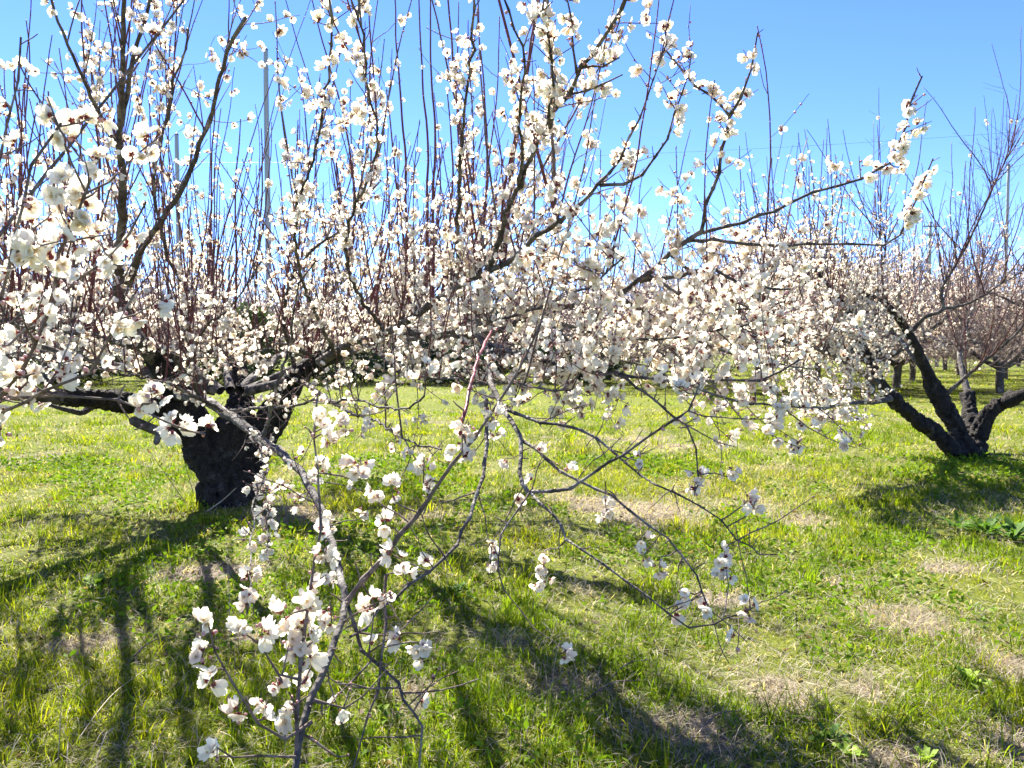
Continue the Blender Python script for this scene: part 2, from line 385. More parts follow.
def blossom_template(nu, nv, cup, ripple, seed, sepals=True, stam=0, n_pet=5):
    r = np.random.default_rng(seed)
    out = {}
    V, Q = [], []; n = 0
    for k in range(n_pet):
        P, q = petal_grid(nu, nv, r.uniform(.92, 1.06), r.uniform(.54, .63), cup * r.uniform(.7, 1.35), ripple, seed + k)
        P = rotz(P, k * 2 * math.pi / 5 + r.normal(0, .07)); P[:, 2] += .012 * k
        V.append(P); Q.append(q + n); n += len(P)
    uu = np.tile(np.repeat(np.linspace(0, 1, nu + 1), nv + 1), n_pet); pk = np.clip(1 - uu * 3.0, 0, 1)[:, None]
    out['col'] = A(.91, .87, .77) * (1 - pk) + A(.86, .70, .55) * pk
    out['petals'] = (np.vstack(V), np.vstack(Q))
    # calyx: cup plus five reflexed sepals behind the petals
    V, Q = [], []; n = 0; K = 5 if stam == 0 else 8
    rings = [(.05, -.40), (.15, -.30), (.20, -.05)]
    a = np.arange(K) * 2 * math.pi / K
    for (rr, zz) in rings: V.append(np.stack([rr * np.cos(a), rr * np.sin(a), np.full(K, zz)], -1))
    for i in range(len(rings) - 1):
        j = np.arange(K); k2 = (j + 1) % K
        Q.append(np.stack([i * K + j, i * K + k2, (i + 1) * K + k2, (i + 1) * K + j], -1))
    n = K * len(rings)
    for k in range(5):
        S = np.array([[.14, -.16, -.07], [.14, .16, -.07], [.38, .12, -.06], [.38, -.12, -.06]])
        V.append(rotz(S, k * 2 * math.pi / 5 + .6)); Q.append(np.array([[0, 1, 2, 3]]) + n); n += 4
    out['calyx'] = (np.vstack(V), np.vstack(Q))
    V, Q = [], []; n = 0
    if stam == 0:
        a = np.arange(5) * 2 * math.pi / 5
        V.append(np.vstack([np.stack([.20 * np.cos(a), .20 * np.sin(a), np.full(5, .26)], -1), [[0, 0, .05]], ]))
        Q = [np.array([[i, (i + 1) % 5, 5, 5] for i in range(5)])[:, :3]]
    else:
        for k in range(stam):
            az = r.uniform(0, 6.28); el = r.uniform(.5, 1.3); L = r.uniform(.38, .6)
            tip = np.array([math.cos(az) * math.cos(el), math.sin(az) * math.cos(el), math.sin(el)]) * L
            s = np.array([-math.sin(az), math.cos(az), 0]) * .012
            V.append(np.array([-s, s, tip + s, tip - s])); Q.append(np.array([[0, 1, 2, 3]]) + n); n += 4
            w = .045
            c8 = np.array([[1, 0, 0], [-1, 0, 0], [0, 1, 0], [0, -1, 0], [0, 0, 1], [0, 0, -1]]) * w + tip
            V.append(c8); Q.append(np.array([[0, 2, 4, 4], [2, 1, 4, 4], [1, 3, 4, 4], [3, 0, 4, 4]])[:, :3].repeat(1, 0) + n if False else np.array([[0, 2, 1, 3]]) + n)
            Q.append(np.array([[0, 4, 1, 5]]) + n); n += 6
    out['stamens'] = (np.vstack(V), np.vstack(Q))
    return out
T_HI = [blossom_template(7, 6, c, rp, 10 + i, True, 24, k) for i, (c, rp, k) in enumerate(((.25, .02, 5), (.45, .025, 5), (.7, .02, 5), (1.05, .03, 5), (1.5, .02, 5), (.5, .05, 4), (.9, .06, 5)))]
T_LO = [blossom_template(3, 2, c, rp, 50 + i, n_pet=k) for i, (c, rp, k) in enumerate(((.2, .03, 5), (.4, .04, 5), (.65, .03, 5), (1.0, .05, 5), (1.5, .03, 5), (1.2, .09, 4), (.5, .10, 4), (1.9, .03, 5)))]
def bud_template(k=6):
    a = np.arange(k) * 2 * math.pi / k; V = []
    for (rr, zz) in [(.12, -.3), (.36, 0), (.42, .3), (.22, .62)]: V.append(np.stack([rr * np.cos(a), rr * np.sin(a), np.full(k, zz)], -1))
    V = np.vstack(V + [np.array([[0, 0, .74]])])
    j = np.arange(k); q = [np.stack([i * k + j, i * k + (j + 1) % k, (i + 1) * k + (j + 1) % k, (i + 1) * k + j], -1) for i in range(3)]
    return V, q, np.stack([3 * k + j, 3 * k + (j + 1) % k, np.full(k, 4 * k)], -1)
BUD = bud_template()
def frames(nv, r):
    z = nrm(nv); x = nrm(np.cross(z, nrm(r.normal(0, 1, z.shape)))); y = np.cross(z, x)
    return np.stack([x, y, z], -1)        # columns
def mass_blossoms(name, pos, nv, size, kinds, origin, seed, buds=None, tmpl=None):
    """one mesh of many open blossoms; kinds chooses the template"""
    r = np.random.default_rng(seed); R = frames(nv, r)
    Vs, Fq, Mq, Ft, Mt, Cs = [], [], [], [], [], []; off = 0
    for ti, tp in enumerate(tmpl or T_LO):
        sel = np.where(kinds == ti)[0]
        if not len(sel): continue
        for mi, key in enumerate(('petals', 'calyx', 'stamens')):
            TV, TF = tp[key]
            V = np.einsum('nij,kj->nki', R[sel], TV) * size[sel][:, None, None] + pos[sel][:, None, :]
            f = (TF[None] + np.arange(len(sel))[:, None, None] * len(TV) + off).reshape(-1, TF.shape[1])
            c_ = tp['col'] if mi == 0 else np.ones((len(TV), 3))
            Cs.append((c_[None] * (1 - r.uniform(0, 1, (len(sel), 1, 1)) ** 3 * 2.2 * A(.02, .07, .09))).reshape(-1, 3))
            Vs.append(V.reshape(-1, 3)); off += V.shape[0] * V.shape[1]
            (Fq if TF.shape[1] == 4 else Ft).append(f); (Mq if TF.shape[1] == 4 else Mt).append(np.full(len(f), mi))
    return np_mesh(name, np.vstack(Vs) - origin, Fq + Ft, [M_PETAL, M_CALYX, M_STAMEN], Mq + Mt, col=np.vstack(Cs))
def mass_buds(name, pos, nv, size, origin, seed):
    r = np.random.default_rng(seed); R = frames(nv, r); TV, q, tr = BUD; k = 6
    V = np.einsum('nij,kj->nki', R, TV) * size[:, None, None] + pos[:, None, :]
    b_ = np.arange(len(pos))[:, None, None] * len(TV)
    low = (q[0][None] + b_).reshape(-1, 4); up = (np.vstack(q[1:])[None] + b_).reshape(-1, 4); tt = (tr[None] + b_).reshape(-1, 3)
    return np_mesh(name, V.reshape(-1, 3) - origin, [low, up, tt], [M_CALYX, M_BUD], [np.zeros(len(low)), np.ones(len(up)), np.ones(len(tt))])
HI_MESH = []
for i, tp in enumerate(T_HI):
    HI_MESH.append(tuple(np_mesh(k + "_shape", tp[k][0], [tp[k][1]], [mt], col=tp['col'] if k == 'petals' else None) for k, mt in (('petals', M_PETAL), ('calyx', M_CALYX), ('stamens', M_STAMEN))))

# ------------------------------------------------------------------ trees
UPV = np.array([0, 0, 1.])
class Tree:
    def __init__(s, base, seed):
        s.base = np.asarray(base, float); s.r = np.random.default_rng(seed); s.seed = seed
        s.big = []; s.shoots = []; s.twigs = []; s.site = []; s.bud = []
        s.bloom_f = lambda p: 1.0
    def path(s, pts, r0, r1, name="limb", wig=.35, step=.05, cap=None):
        p = smooth_path(pts, step); n = len(p); tt = np.linspace(0, 1, n)
        rad = r1 + (r0 - r1) * (1 - tt) ** 1.45
        nn = np.stack([fbm(p * 5, s.seed * 7 + k, 3) - .5 for k in range(3)], -1)
        kk = np.stack([fbm(p * 21, s.seed * 5 + k, 2) - .5 for k in range(3)], -1)
        p = p + (nn * (wig * .055) + kk * .016 * min(1, .4 + r1 * 60)) * np.minimum(tt * 6, 1)[:, None]
        if (r0 < .014 or name == "branch") and wig > .1:
            L_ = np.linalg.norm(np.diff(p, axis=0), axis=1).sum(); k = max(3, int(L_ / s.r.uniform(.045, .075)))
            ix = np.unique(np.linspace(0, n - 1, k + 1).astype(int)); q = p[ix].copy(); rq = rad[ix]
            j = s.r.normal(0, .0032 + .10 * r1, q.shape); j[0] = 0; q = q + j
            out, ro = [], []
            for a in range(len(q) - 1):
                for f in (0, .08, .35, .65, .92):
                    out.append(q[a] * (1 - f) + q[a + 1] * f); ro.append((rq[a] * (1 - f) + rq[a + 1] * f) * (1.22 if f in (0, .08) else .95))
            out.append(q[-1]); ro.append(rq[-1]); p, rad = np.array(out), np.array(ro)
        br = dict(name=name, p=p, rad=rad); s.big.append(br); return br
    def grow(s, o, d, L, r0, wob=.10, rise=.05, step=.05):
        n = max(3, int(L / step)); p = [o]; d = nrm(d)
        for i in range(n):
            d = nrm(d + s.r.normal(0, wob, 3) + UPV * rise); p.append(p[-1] + d * L / n)
        return dict(p=np.array(p), rad=np.linspace(r0, max(r0 * .42, .0011), n + 1), L=L)
    def bloom(s, b, per_m, t0=.05, t1=.85, budt=.30, size=.0155, jit=.010):
        p, n = b['p'], len(b['p']); seg = np.linalg.norm(np.diff(p, axis=0), axis=1); L = seg.sum()
        k = s.r.poisson(per_m * L * (t1 - t0))
        for t in s.r.uniform(t0, t1, k):
            x = t * (n - 1); i = min(int(x), n - 2); f = x - i
            q = p[i] * (1 - f) + p[i + 1] * f
            w = s.bloom_f(q)
            if s.r.uniform() > w: continue
            tn = nrm(p[i + 1] - p[i]); a = s.r.normal(0, 1, 3); a = nrm(a - tn * (a @ tn)) + UPV * s.r.uniform(-.3, .35) + tn * .3
            a = nrm(a); ra = b['rad'][i]
            if s.r.uniform() < budt + .35 * max(0, t - .6):
                s.bud.append((q + a * (ra + .003), a, s.r.uniform(.007, .012)))
            else:
                m_ = s.r.choice([1, 1, 2, 2, 3])
                for j in range(m_):
                    aa = nrm(a + s.r.normal(0, .55, 3) * (j > 0)); sz = size * s.r.uniform(.78, 1.15)
                    s.site.append((q + aa * (ra + sz * .45 + jit * s.r.uniform(0, 1)), aa, sz))
        kb = s.r.poisson(12 * L)
        for t in s.r.uniform(.1, 1, kb):
            x = t * (n - 1); i = min(int(x), n - 2); q = p[i] + (p[i + 1] - p[i]) * (x - i)
            a = nrm(s.r.normal(0, 1, 3) + UPV * .4); s.bud.append((q + a * b['rad'][i], a, s.r.uniform(.003, .006)))
    def nodes(s, b, per_m, t0=.15):
        p, n = b['p'], len(b['p'])
        for t in s.r.uniform(t0, 1, s.r.poisson(per_m * b['L'])):
            x = t * (n - 1); i = min(int(x), n - 2); q = p[i] + (p[i + 1] - p[i]) * (x - i)
            a = nrm(s.r.normal(0, 1, 3) + UPV * .6); s.bud.append((q + a * b['rad'][i] * .8, a, s.r.uniform(.0035, .0062)))
    def sample(s, b, per_m, t0, t1):
        p, n = b['p'], len(b['p']); L = np.linalg.norm(np.diff(p, axis=0), axis=1).sum()
        k = s.r.poisson(per_m * L * (t1 - t0))
        for t in np.sort(s.r.uniform(t0, t1, k)):
            x = t * (n - 1); i = min(int(x), n - 2); f = x - i
            yield p[i] * (1 - f) + p[i + 1] * f, nrm(p[i + 1] - p[i]), b['rad'][i], t
    def add_twigs(s, b, per_m, l0=.10, l1=.40, t0=.1, t1=1., bloom=22, up=.35, r0=.0024, sub=0, size=.0155):
        for q, tn, ra, t in s.sample(b, per_m, t0, t1):
            a = s.r.normal(0, 1, 3); a = nrm(a - tn * (a @ tn))
            tw = s.grow(q, a + UPV * up + tn * .45, s.r.uniform(l0, l1), min(r0 * s.r.uniform(.75, 1.2), ra * .8), .13, .05, .035)
            s.twigs.append(tw); s.bloom(tw, bloom, .05, .95, size=size)
            if sub: s.add_twigs(tw, sub, l0 * .5, l1 * .45, .15, .9, bloom, up, r0 * .7, 0, size)
    def add_shoots(s, b, per_m, l0=.4, l1=1.3, t0=.1, t1=1., bloom=14, bare=.5, spread=.32, out=None, r0=.0045, twig=4, size=.0155):
        for q, tn, ra, t in s.sample(b, per_m, t0, t1):
            d = UPV + s.r.normal(0, spread, 3) + tn * .25
            if out is not None: d = d + nrm((q - out) * np.array([1, 1, 0])) * .25
            L = s.r.uniform(l0, l1) * s.r.choice([.6, 1, 1, 1.15]); sh = s.grow(q, d, L, min(r0 * (.5 + L * .6), ra * .9), .045, .03, .07)
            sh['bare'] = s.r.uniform() < bare; s.shoots.append(sh)
            s.nodes(sh, 26)
            s.bloom(sh, bloom * (.25 if sh['bare'] else 1), .05, .75 if sh['bare'] else .9, size=size)
            if twig: s.add_twigs(sh, twig, .04, .08 + .11 * L, .08, .8, bloom, .4, .0017, 0, size)
    def build(s, name, label, cat, group, trunk_tubes, n_shoot=100, n_blossom=100, hi=True, far=False, limb_mat=None, sides=(9, 5, 4)):
        root = empty(name, s.base); tag(root, label, cat, group)
        B = s.base
        if trunk_tubes is not None:
            V0 = remeshed(trunk_tubes, .016, s.seed); V0.name = "trunk"
            V0.transform(Matrix.Translation(-Vector(B))); V0.materials.append(M_TRUNK); link("trunk", V0, root)
        for b in s.big:
            tb = Tubes(); tb.add(b['p'], b['rad'], sides[0] if b['rad'].max() > .012 else 7, .16, s.seed)
            mt = M_TRUNK if b['rad'].max() > .055 else (limb_mat or (M_LIMB if b['rad'].max() > .005 else M_TWIG))
            if b.get('mat'): mt = b['mat']
            link(b['name'], tb.mesh(b['name'], mt, B), root)
        sh = s.shoots
        if n_shoot and sh:
            app = [x['L'] / max(project(x['p'][len(x['p']) // 2])[2], .3) for x in sh]
            order = np.argsort(app)[::-1]; top = set(order[:n_shoot].tolist())
        else: top = set()
        T = Tubes(); T2 = Tubes()
        for i, x in enumerate(sh):
            if i in top:
                tb = Tubes(); tb.add(x['p'], x['rad'], 6)
                link("shoot", tb.mesh("shoot", M_SHOOT if x['bare'] else M_TWIG, B), root)
            else: (T2 if x['bare'] else T).add(x['p'], x['rad'], sides[2])
        if T2.n:
            o_ = link("young_shoots", T2.mesh("young_shoots", M_FARTWIG if far else M_SHOOT, B), root); o_["kind"] = "stuff"
        for x in s.twigs: T.add(x['p'], x['rad'], sides[2])
        if T.n:
            o_ = link("twigs", T.mesh("twigs", M_FARTWIG if far else M_TWIG, B), root); o_["kind"] = "stuff"
        if s.site:
            pos = np.array([x[0] for x in s.site]); nv = np.array([x[1] for x in s.site]); sz = np.array([x[2] for x in s.site])
            pr = project(pos); vis = (pr[:, 0] > -10) & (pr[:, 0] < 1034) & (pr[:, 1] > -10) & (pr[:, 1] < 778) & (pr[:, 2] > .3)
            app = np.where(vis, sz / np.maximum(pr[:, 2], .2), 0)
            order = np.argsort(app)[::-1]; top_b = order[:n_blossom]; rest = order[n_blossom:]
            Rf = frames(nv, np.random.default_rng(s.seed + 3))
            for i in top_b:
                k = s.r.integers(0, len(HI_MESH)); pm, cm, sm = HI_MESH[k]
                o_ = link("blossom", pm, root)
                M4 = Matrix(np.vstack([np.hstack([Rf[i] * sz[i], (pos[i] - B)[:, None]]), [[0, 0, 0, 1]]]).tolist())
                o_.matrix_local = M4
                if hi: link("calyx", cm, o_); link("stamens", sm, o_)
            kinds = s.r.integers(0, 8, len(sz))
            o_ = link("blossoms", mass_blossoms("blossoms", pos[rest], nv[rest], sz[rest], kinds[rest], B, s.seed + 9), root); o_["kind"] = "stuff"
        if s.bud:
            pos = np.array([x[0] for x in s.bud]); nv = np.array([x[1] for x in s.bud]); sz = np.array([x[2] for x in s.bud])
            o_ = link("buds", mass_buds("buds", pos, nv, sz, B, s.seed + 19), root); o_["kind"] = "stuff"
        print(name, "big", len(s.big), "shoots", len(s.shoots), "twigs", len(s.twigs), "blossoms", len(s.site), "buds", len(s.bud))
        return root

def remeshed(tubes, vox, seed):
    me = tubes.mesh("tmp", M_TRUNK); ob = link("tmp", me)
    md = ob.modifiers.new("r", 'REMESH'); md.mode = 'VOXEL'; md.voxel_size = vox; md.use_smooth_shade = True
    dg = bpy.context.evaluated_depsgraph_get(); dg.update()
    m2 = bpy.data.meshes.new_from_object(ob.evaluated_get(dg)); bpy.data.objects.remove(ob)
    n = len(m2.vertices); co_ = np.zeros(n * 3, np.float32); m2.vertices.foreach_get("co", co_); co_ = co_.reshape(-1, 3)
    no = np.zeros(n * 3, np.float32); m2.vertices.foreach_get("normal", no); no = no.reshape(-1, 3)
    rid = 1 - np.abs(2 * fbm(co_ * np.array([19, 19, 6.5]), seed, 4) - 1); big = fbm(co_ * 4.0, seed + 5, 3) - .5
    co_ = co_ + no * ((rid - .8) * .075 + big * .09)[:, None]
    m2.vertices.foreach_set("co", co_.ravel()); m2.materials.clear(); m2.update()
    m2.polygons.foreach_set("use_smooth", np.ones(len(m2.polygons), bool))
    return m2
def tpath(*pts): return [at(*p) for p in pts]

# ================================================= the near plum tree (left)
LB = ground_at(227, 507); LBASE = np.array([LB[0], LB[1], 0.])
D0 = LB[1]                                    # about 5.9 m
t1 = Tree(LBASE, 101)
tk = Tubes()
def tr_pts(*p): return smooth_path([at(*q) for q in p], .06)
tk.add(tr_pts((226, 520, D0), (226, 490, D0), (232, 455, D0), (238, 425, D0)), np.linspace(.145, .15, len(tr_pts((226, 520, D0), (226, 490, D0), (232, 455, D0), (238, 425, D0)))), 16)
q_ = tr_pts((224, 488, D0), (207, 452, D0 - .02), (187, 414, D0 - .1), (172, 385, D0 - .2), (150, 352, D0 - .4)); tk.add(q_, np.interp(np.linspace(0, 1, len(q_)), [0, .25, 1], [.115, .14, .058]), 14)
q_ = tr_pts((232, 488, D0), (256, 446, D0 + .05), (280, 405, D0), (300, 375, D0 - .1), (335, 352, D0 - .3)); tk.add(q_, np.interp(np.linspace(0, 1, len(q_)), [0, .25, 1], [.115, .13, .045]), 14)
q_ = tr_pts((235, 450, D0), (238, 415, D0 + .3), (240, 380, D0 + .7), (225, 340, D0 + 1.1)); tk.add(q_, np.linspace(.12, .05, len(q_)), 12)
q_ = tr_pts((205, 440, D0), (165, 408, D0 - .2), (120, 402, D0 - .5), (60, 398, D0 - .9)); tk.add(q_, np.linspace(.10, .05, len(q_)), 12)
tk.add(tr_pts((228, 515, D0), (230, 470, D0), (234, 452, D0 + .1)), .14, 14)
for a0 in range(6):                           # root flare
    an = a0 * 1.05 + .3; e = LBASE + np.array([math.cos(an) * .19, math.sin(an) * .19, -.10]); c_ = LBASE + np.array([math.cos(an) * .12, math.sin(an) * .12, .16])
    tk.add(np.array([c_, (c_ + e) / 2 - [0, 0, .03], e]), [.08, .06, .025], 10)

L = {}
def limb(key, pts, r0, r1, name="limb", wig=.5, **kw):
    L[key] = t1.path([at(*p) for p in pts], r0, r1, name, .05 if kw.get('mat') == M_RED else wig); L[key].update(kw); return L[key]
# traced limbs: pixel path with distance from the camera; each starts on the trunk or on an earlier limb
limb('left', [(110, 402, D0 - .55), (60, 398, D0 - .9), (0, 393, 4.2), (-70, 392, 3.2), (-130, 405, 2.3), (-140, 430, 1.55)], .052, .011)
limb('leftup', [(160, 365, D0 - .3), (142, 345, D0 - .5), (120, 295, 5.0), (119, 255, 4.6), (122, 200, 4.2), (121, 120, 3.8), (125, 0, 3.3), (128, -90, 3.0)], .046, .0075)
limb('fork', [(121, 125, 3.83), (133, 60, 3.6), (150, 0, 3.4), (160, -60, 3.2)], .014, .006)
limb('fork2', [(121, 150, 3.95), (100, 115, 3.6), (80, 75, 3.3), (55, 10, 3.0), (45, -30, 2.9)], .014, .005)
limb('diag', [(128, 285, 4.9), (145, 243, 4.4), (183, 188, 3.9), (205, 130, 3.6), (222, 70, 3.3), (244, 18, 3.0)], .024, .007)
limb('low', [(178, 395, D0 - .25), (200, 398, 5.0), (225, 412, 4.3), (262, 440, 3.5), (300, 472, 2.8), (328, 530, 2.1), (344, 596, 1.65), (330, 650, 1.48), (312, 695, 1.4), (299, 745, 1.35), (294, 800, 1.3)], .040, .0062, mat=M_PALELIMB)
limb('right', [(320, 362, D0 - .25), (355, 342, 5.0), (385, 333, 4.5), (420, 312, 4.0), (457, 287, 3.55), (495, 268, 3.2), (512, 257, 3.0), (535, 238, 2.8), (560, 222, 2.6)], .037, .009)
limb('mid', [(490, 270, 3.25), (503, 222, 2.9), (522, 178, 2.6), (542, 133, 2.35), (568, 94, 2.1), (580, 68, 2.0), (598, 40, 1.9), (622, 8, 1.8), (640, -40, 1.7)], .012, .0045)
limb('far', [(400, 330, 4.3), (440, 336, 4.0), (490, 332, 3.7), (540, 313, 3.4), (614, 296, 3.1), (647, 275, 2.95), (668, 253, 2.85), (701, 232, 2.75)], .028, .0088)
limb('farup', [(701, 232, 2.75), (712, 190, 2.65), (722, 155, 2.6), (729, 117, 2.5), (708, 92, 2.45), (685, 76, 2.4), (664, 48, 2.35)], .008, .003)
limb('farup2', [(729, 117, 2.5), (742, 100, 2.45), (752, 70, 2.4), (756, 32, 2.35)], .006, .0025)
limb('reach', [(698, 234, 2.76), (744, 223, 2.65), (790, 205, 2.55), (835, 187, 2.5), (878, 169, 2.42), (893, 145, 2.38), (919, 78, 2.3)], .0072, .003)
limb('reach2', [(690, 240, 2.8), (714, 242, 2.75), (770, 247, 2.7), (824, 245, 2.65), (884, 247, 2.55), (909, 215, 2.5), (930, 160, 2.4)], .0075, .0025)
limb('arm', [(640, 281, 3.0), (680, 273, 2.9), (715, 270, 2.8), (745, 285, 2.7), (790, 290, 2.6)], .010, .004)
limb('droop', [(470, 325, 3.75), (488, 350, 3.1), (490, 378, 2.7), (503, 408, 2.4), (521, 440, 2.2), (521, 474, 2.1), (530, 492, 2.05)], .017, .006)
limb('droop_a', [(530, 492, 2.05), (572, 486, 2.0), (596, 468, 1.98), (622, 452, 1.95), (655, 437, 1.95), (690, 410, 1.95), (700, 385, 1.95)], 0.00546, 0.00234, name="branch")
limb('droop_b', [(521, 440, 2.2), (548, 460, 2.1), (575, 478, 2.05), (612, 497, 1.95), (650, 525, 1.85), (684, 560, 1.8), (700, 592, 1.75), (708, 612, 1.72)], 0.00546, 0.00172, name="branch")
limb('droop_c', [(530, 492, 2.05), (552, 515, 1.95), (566, 540, 1.9), (600, 565, 1.82), (645, 598, 1.75), (690, 626, 1.68), (730, 620, 1.65), (752, 611, 1.62)], 0.00429, 0.00156, name="branch")
limb('droop_d', [(503, 408, 2.4), (540, 423, 2.3), (580, 430, 2.2), (625, 460, 2.1), (660, 480, 2.0), (700, 505, 1.9), (735, 540, 1.8), (762, 552, 1.75)], 0.00624, 0.00156, name="branch")
limb('droop_e', [(486, 400, 2.5), (487, 435, 2.35), (486, 468, 2.2), (470, 515, 2.0), (458, 545, 1.9), (430, 572, 1.8), (392, 603, 1.7), (350, 640, 1.55)], 0.00741, 0.00312, name="branch")
limb('droop_f', [(530, 492, 2.05), (510, 525, 1.95), (495, 550, 1.9), (505, 595, 1.85), (535, 630, 1.8), (565, 652, 1.78)], 0.00312, 0.00117, name="branch")
limb('brown', [(345, 605, 1.62), (385, 556, 1.6), (415, 512, 1.6), (452, 462, 1.58), (485, 418, 1.56), (520, 360, 1.55), (540, 320, 1.55)], .0065, .0022, name="branch", mat=M_TWIG)
limb('curl', [(345, 598, 1.64), (362, 645, 1.55), (385, 668, 1.5), (408, 695, 1.45), (421, 725, 1.42), (415, 775, 1.4)], 0.00440, 0.00187, name="branch")
limb('curl2', [(386, 575, 1.6), (384, 620, 1.55), (380, 660, 1.5), (372, 715, 1.45), (352, 770, 1.4)], 0.00360, 0.00170, name="branch")
limb('sprout', [(297, 750, 1.34), (299, 690, 1.36), (303, 630, 1.38), (316, 560, 1.4), (319, 500, 1.42), (311, 440, 1.45), (318, 395, 1.48)], 0.00400, 0.00170, name="branch", mat=M_TWIG)
limb('sprout_a', [(312, 722, 1.36), (288, 736, 1.33), (265, 724, 1.3), (245, 700, 1.28), (222, 668, 1.26), (207, 640, 1.25), (203, 612, 1.25)], 0.00320, 0.00136, name="branch")
limb('sprout_b', [(297, 757, 1.33), (262, 757, 1.3), (235, 754, 1.27), (214, 748, 1.25)], 0.00240, 0.00128, name="branch")
limb('sprout_c', [(301, 680, 1.36), (280, 672, 1.34), (265, 655, 1.32), (256, 636, 1.3), (240, 622, 1.28)], 0.00256, 0.00119, name="branch")
limb('sprout_d', [(314, 700, 1.38), (340, 706, 1.4), (365, 695, 1.4), (385, 670, 1.4)], 0.00240, 0.00119, name="branch")
limb('hang', [(245, 428, 3.8), (263, 455, 3.0), (266, 490, 2.5), (268, 530, 2.2), (270, 565, 2.0)], .006, .0018, name="branch")
limb('hang2', [(270, 447, 3.4), (256, 500, 2.2), (250, 550, 1.7), (247, 610, 1.45)], .005, .0016, name="branch")
limb('redone', [(492, 330, 2.95), (482, 350, 2.2), (472, 380, 1.75), (464, 415, 1.6), (460, 434, 1.58)], .0055, .0042, name="branch", mat=M_RED)
limb('up1', [(457, 287, 3.55), (459, 210, 3.1), (464, 115, 2.6), (472, 30, 2.2), (470, -40, 2.0)], .010, .0035, name="branch")
limb('up2', [(519, 185, 2.65), (521, 140, 2.3), (524, 84, 2.0), (526, 62, 1.9), (517, 28, 1.8), (497, -12, 1.7)], .007, .0025, name="branch")
limb('up3', [(548, 125, 2.3), (555, 90, 2.0), (552, 55, 1.9), (545, 15, 1.8), (548, -20, 1.75)], .006, .0022, name="branch")
limb('up4', [(567, 95, 2.1), (600, 86, 2.0), (622, 76, 1.95)], .004, .002, name="branch")
limb('up5', [(580, 68, 2.0), (600, 66, 1.95), (620, 56, 1.9)], .004, .002, name="branch")
limb('up5b', [(577, 74, 2.0), (570, 45, 1.92), (573, 20, 1.85), (568, -10, 1.8)], .004, .002, name="branch")
limb('up6', [(560, 222, 2.6), (590, 195, 2.5), (618, 159, 2.4), (638, 117, 2.3), (652, 82, 2.25), (664, 42, 2.2)], .008, .002, name="branch")
limb('up7', [(600, 185, 2.47), (640, 175, 2.4), (665, 140, 2.35), (682, 95, 2.3), (690, 55, 2.25)], .006, .002, name="branch")
limb('up8', [(335, 352, 5.1), (305, 290, 4.2), (296, 215, 3.3), (320, 135, 2.7), (331, 50, 2.3), (326, -20, 2.1)], .012, .0035, name="branch")
limb('up9', [(385, 333, 4.5), (352, 280, 3.8), (350, 220, 3.2), (377, 155, 2.7), (370, 100, 2.4), (362, 50, 2.2), (356, -15, 2.0)], .011, .003, name="branch")
limb('up10', [(170, 380, 5.5), (190, 310, 4.9), (165, 250, 4.4), (155, 190, 4.1), (168, 110, 3.8), (190, 30, 3.5)], .018, .005, name="branch")
limb('up11', [(300, 385, 5.7), (285, 320, 5.2), (300, 265, 4.8), (345, 225, 4.4), (380, 180, 4.0)], .018, .005, name="branch")
# horizontal flowering arms through the middle of the picture
limb('m1', [(540, 313, 3.4), (590, 332, 3.0), (650, 338, 2.7), (715, 330, 2.5), (775, 322, 2.4)], .010, .003, name="branch")
limb('m2', [(490, 345, 3.15), (545, 362, 2.8), (615, 374, 2.5), (690, 384, 2.3), (760, 378, 2.2), (800, 360, 2.15)], .010, .003, name="branch")
limb('m3', [(430, 335, 4.05), (500, 320, 3.3), (560, 300, 2.8), (600, 280, 2.5), (625, 255, 2.3)], .010, .003, name="branch")
limb('m4', [(647, 275, 2.95), (700, 300, 2.8), (740, 310, 2.7), (785, 300, 2.7)], .009, .003, name="branch")
limb('m5', [(360, 340, 4.9), (400, 370, 4.0), (450, 378, 3.3), (520, 385, 2.7), (580, 392, 2.4)], .012, .003, name="branch")
limb('m6', [(300, 380, 5.6), (330, 400, 4.4), (370, 420, 3.4), (410, 440, 2.7), (440, 450, 2.4)], .016, .003, name="branch")
limb('m7', [(225, 412, 4.3), (290, 405, 3.5), (350, 400, 2.9), (400, 410, 2.4), (425, 395, 2.2)], .010, .003, name="branch")
limb('m15', [(614, 296, 3.1), (655, 318, 3.15), (705, 345, 3.2), (760, 362, 3.3), (815, 370, 3.4)], .009, .003, name="branch")
limb('m16', [(540, 313, 3.4), (575, 345, 3.3), (620, 360, 3.2), (670, 372, 3.1), (720, 392, 3.0)], .009, .003, name="branch")
limb('m17', [(668, 253, 2.85), (715, 288, 3.0), (770, 318, 3.2), (820, 335, 3.4)], .007, .003, name="branch")
limb('m11', [(200, 398, 5.0), (188, 362, 4.4), (205, 330, 3.9), (238, 298, 3.5), (262, 262, 3.3)], .013, .003, name="branch")
limb('m12', [(262, 440, 3.5), (272, 402, 3.3), (288, 350, 3.1), (296, 300, 2.9), (318, 262, 2.8)], .010, .003, name="branch")
limb('m13', [(225, 412, 4.3), (180, 388, 3.8), (140, 376, 3.4), (90, 366, 3.0), (50, 350, 2.8)], .011, .003, name="branch")
limb('m14', [(320, 362, 5.65), (290, 345, 4.8), (262, 350, 4.2), (228, 362, 3.8), (200, 350, 3.5)], .012, .003, name="branch")
limb('m8', [(150, 352, 5.4), (90, 335, 4.4), (40, 330, 3.5), (-10, 320, 2.8)], .02, .004, name="branch")
limb('m9', [(615, 374, 2.5), (655, 400, 2.3), (690, 430, 2.1), (700, 470, 2.0), (696, 495, 1.95)], .005, .002, name="branch")
limb('m10', [(690, 384, 2.3), (735, 400, 2.3), (790, 405, 2.4), (830, 410, 2.5)], .005, .002, name="branch")
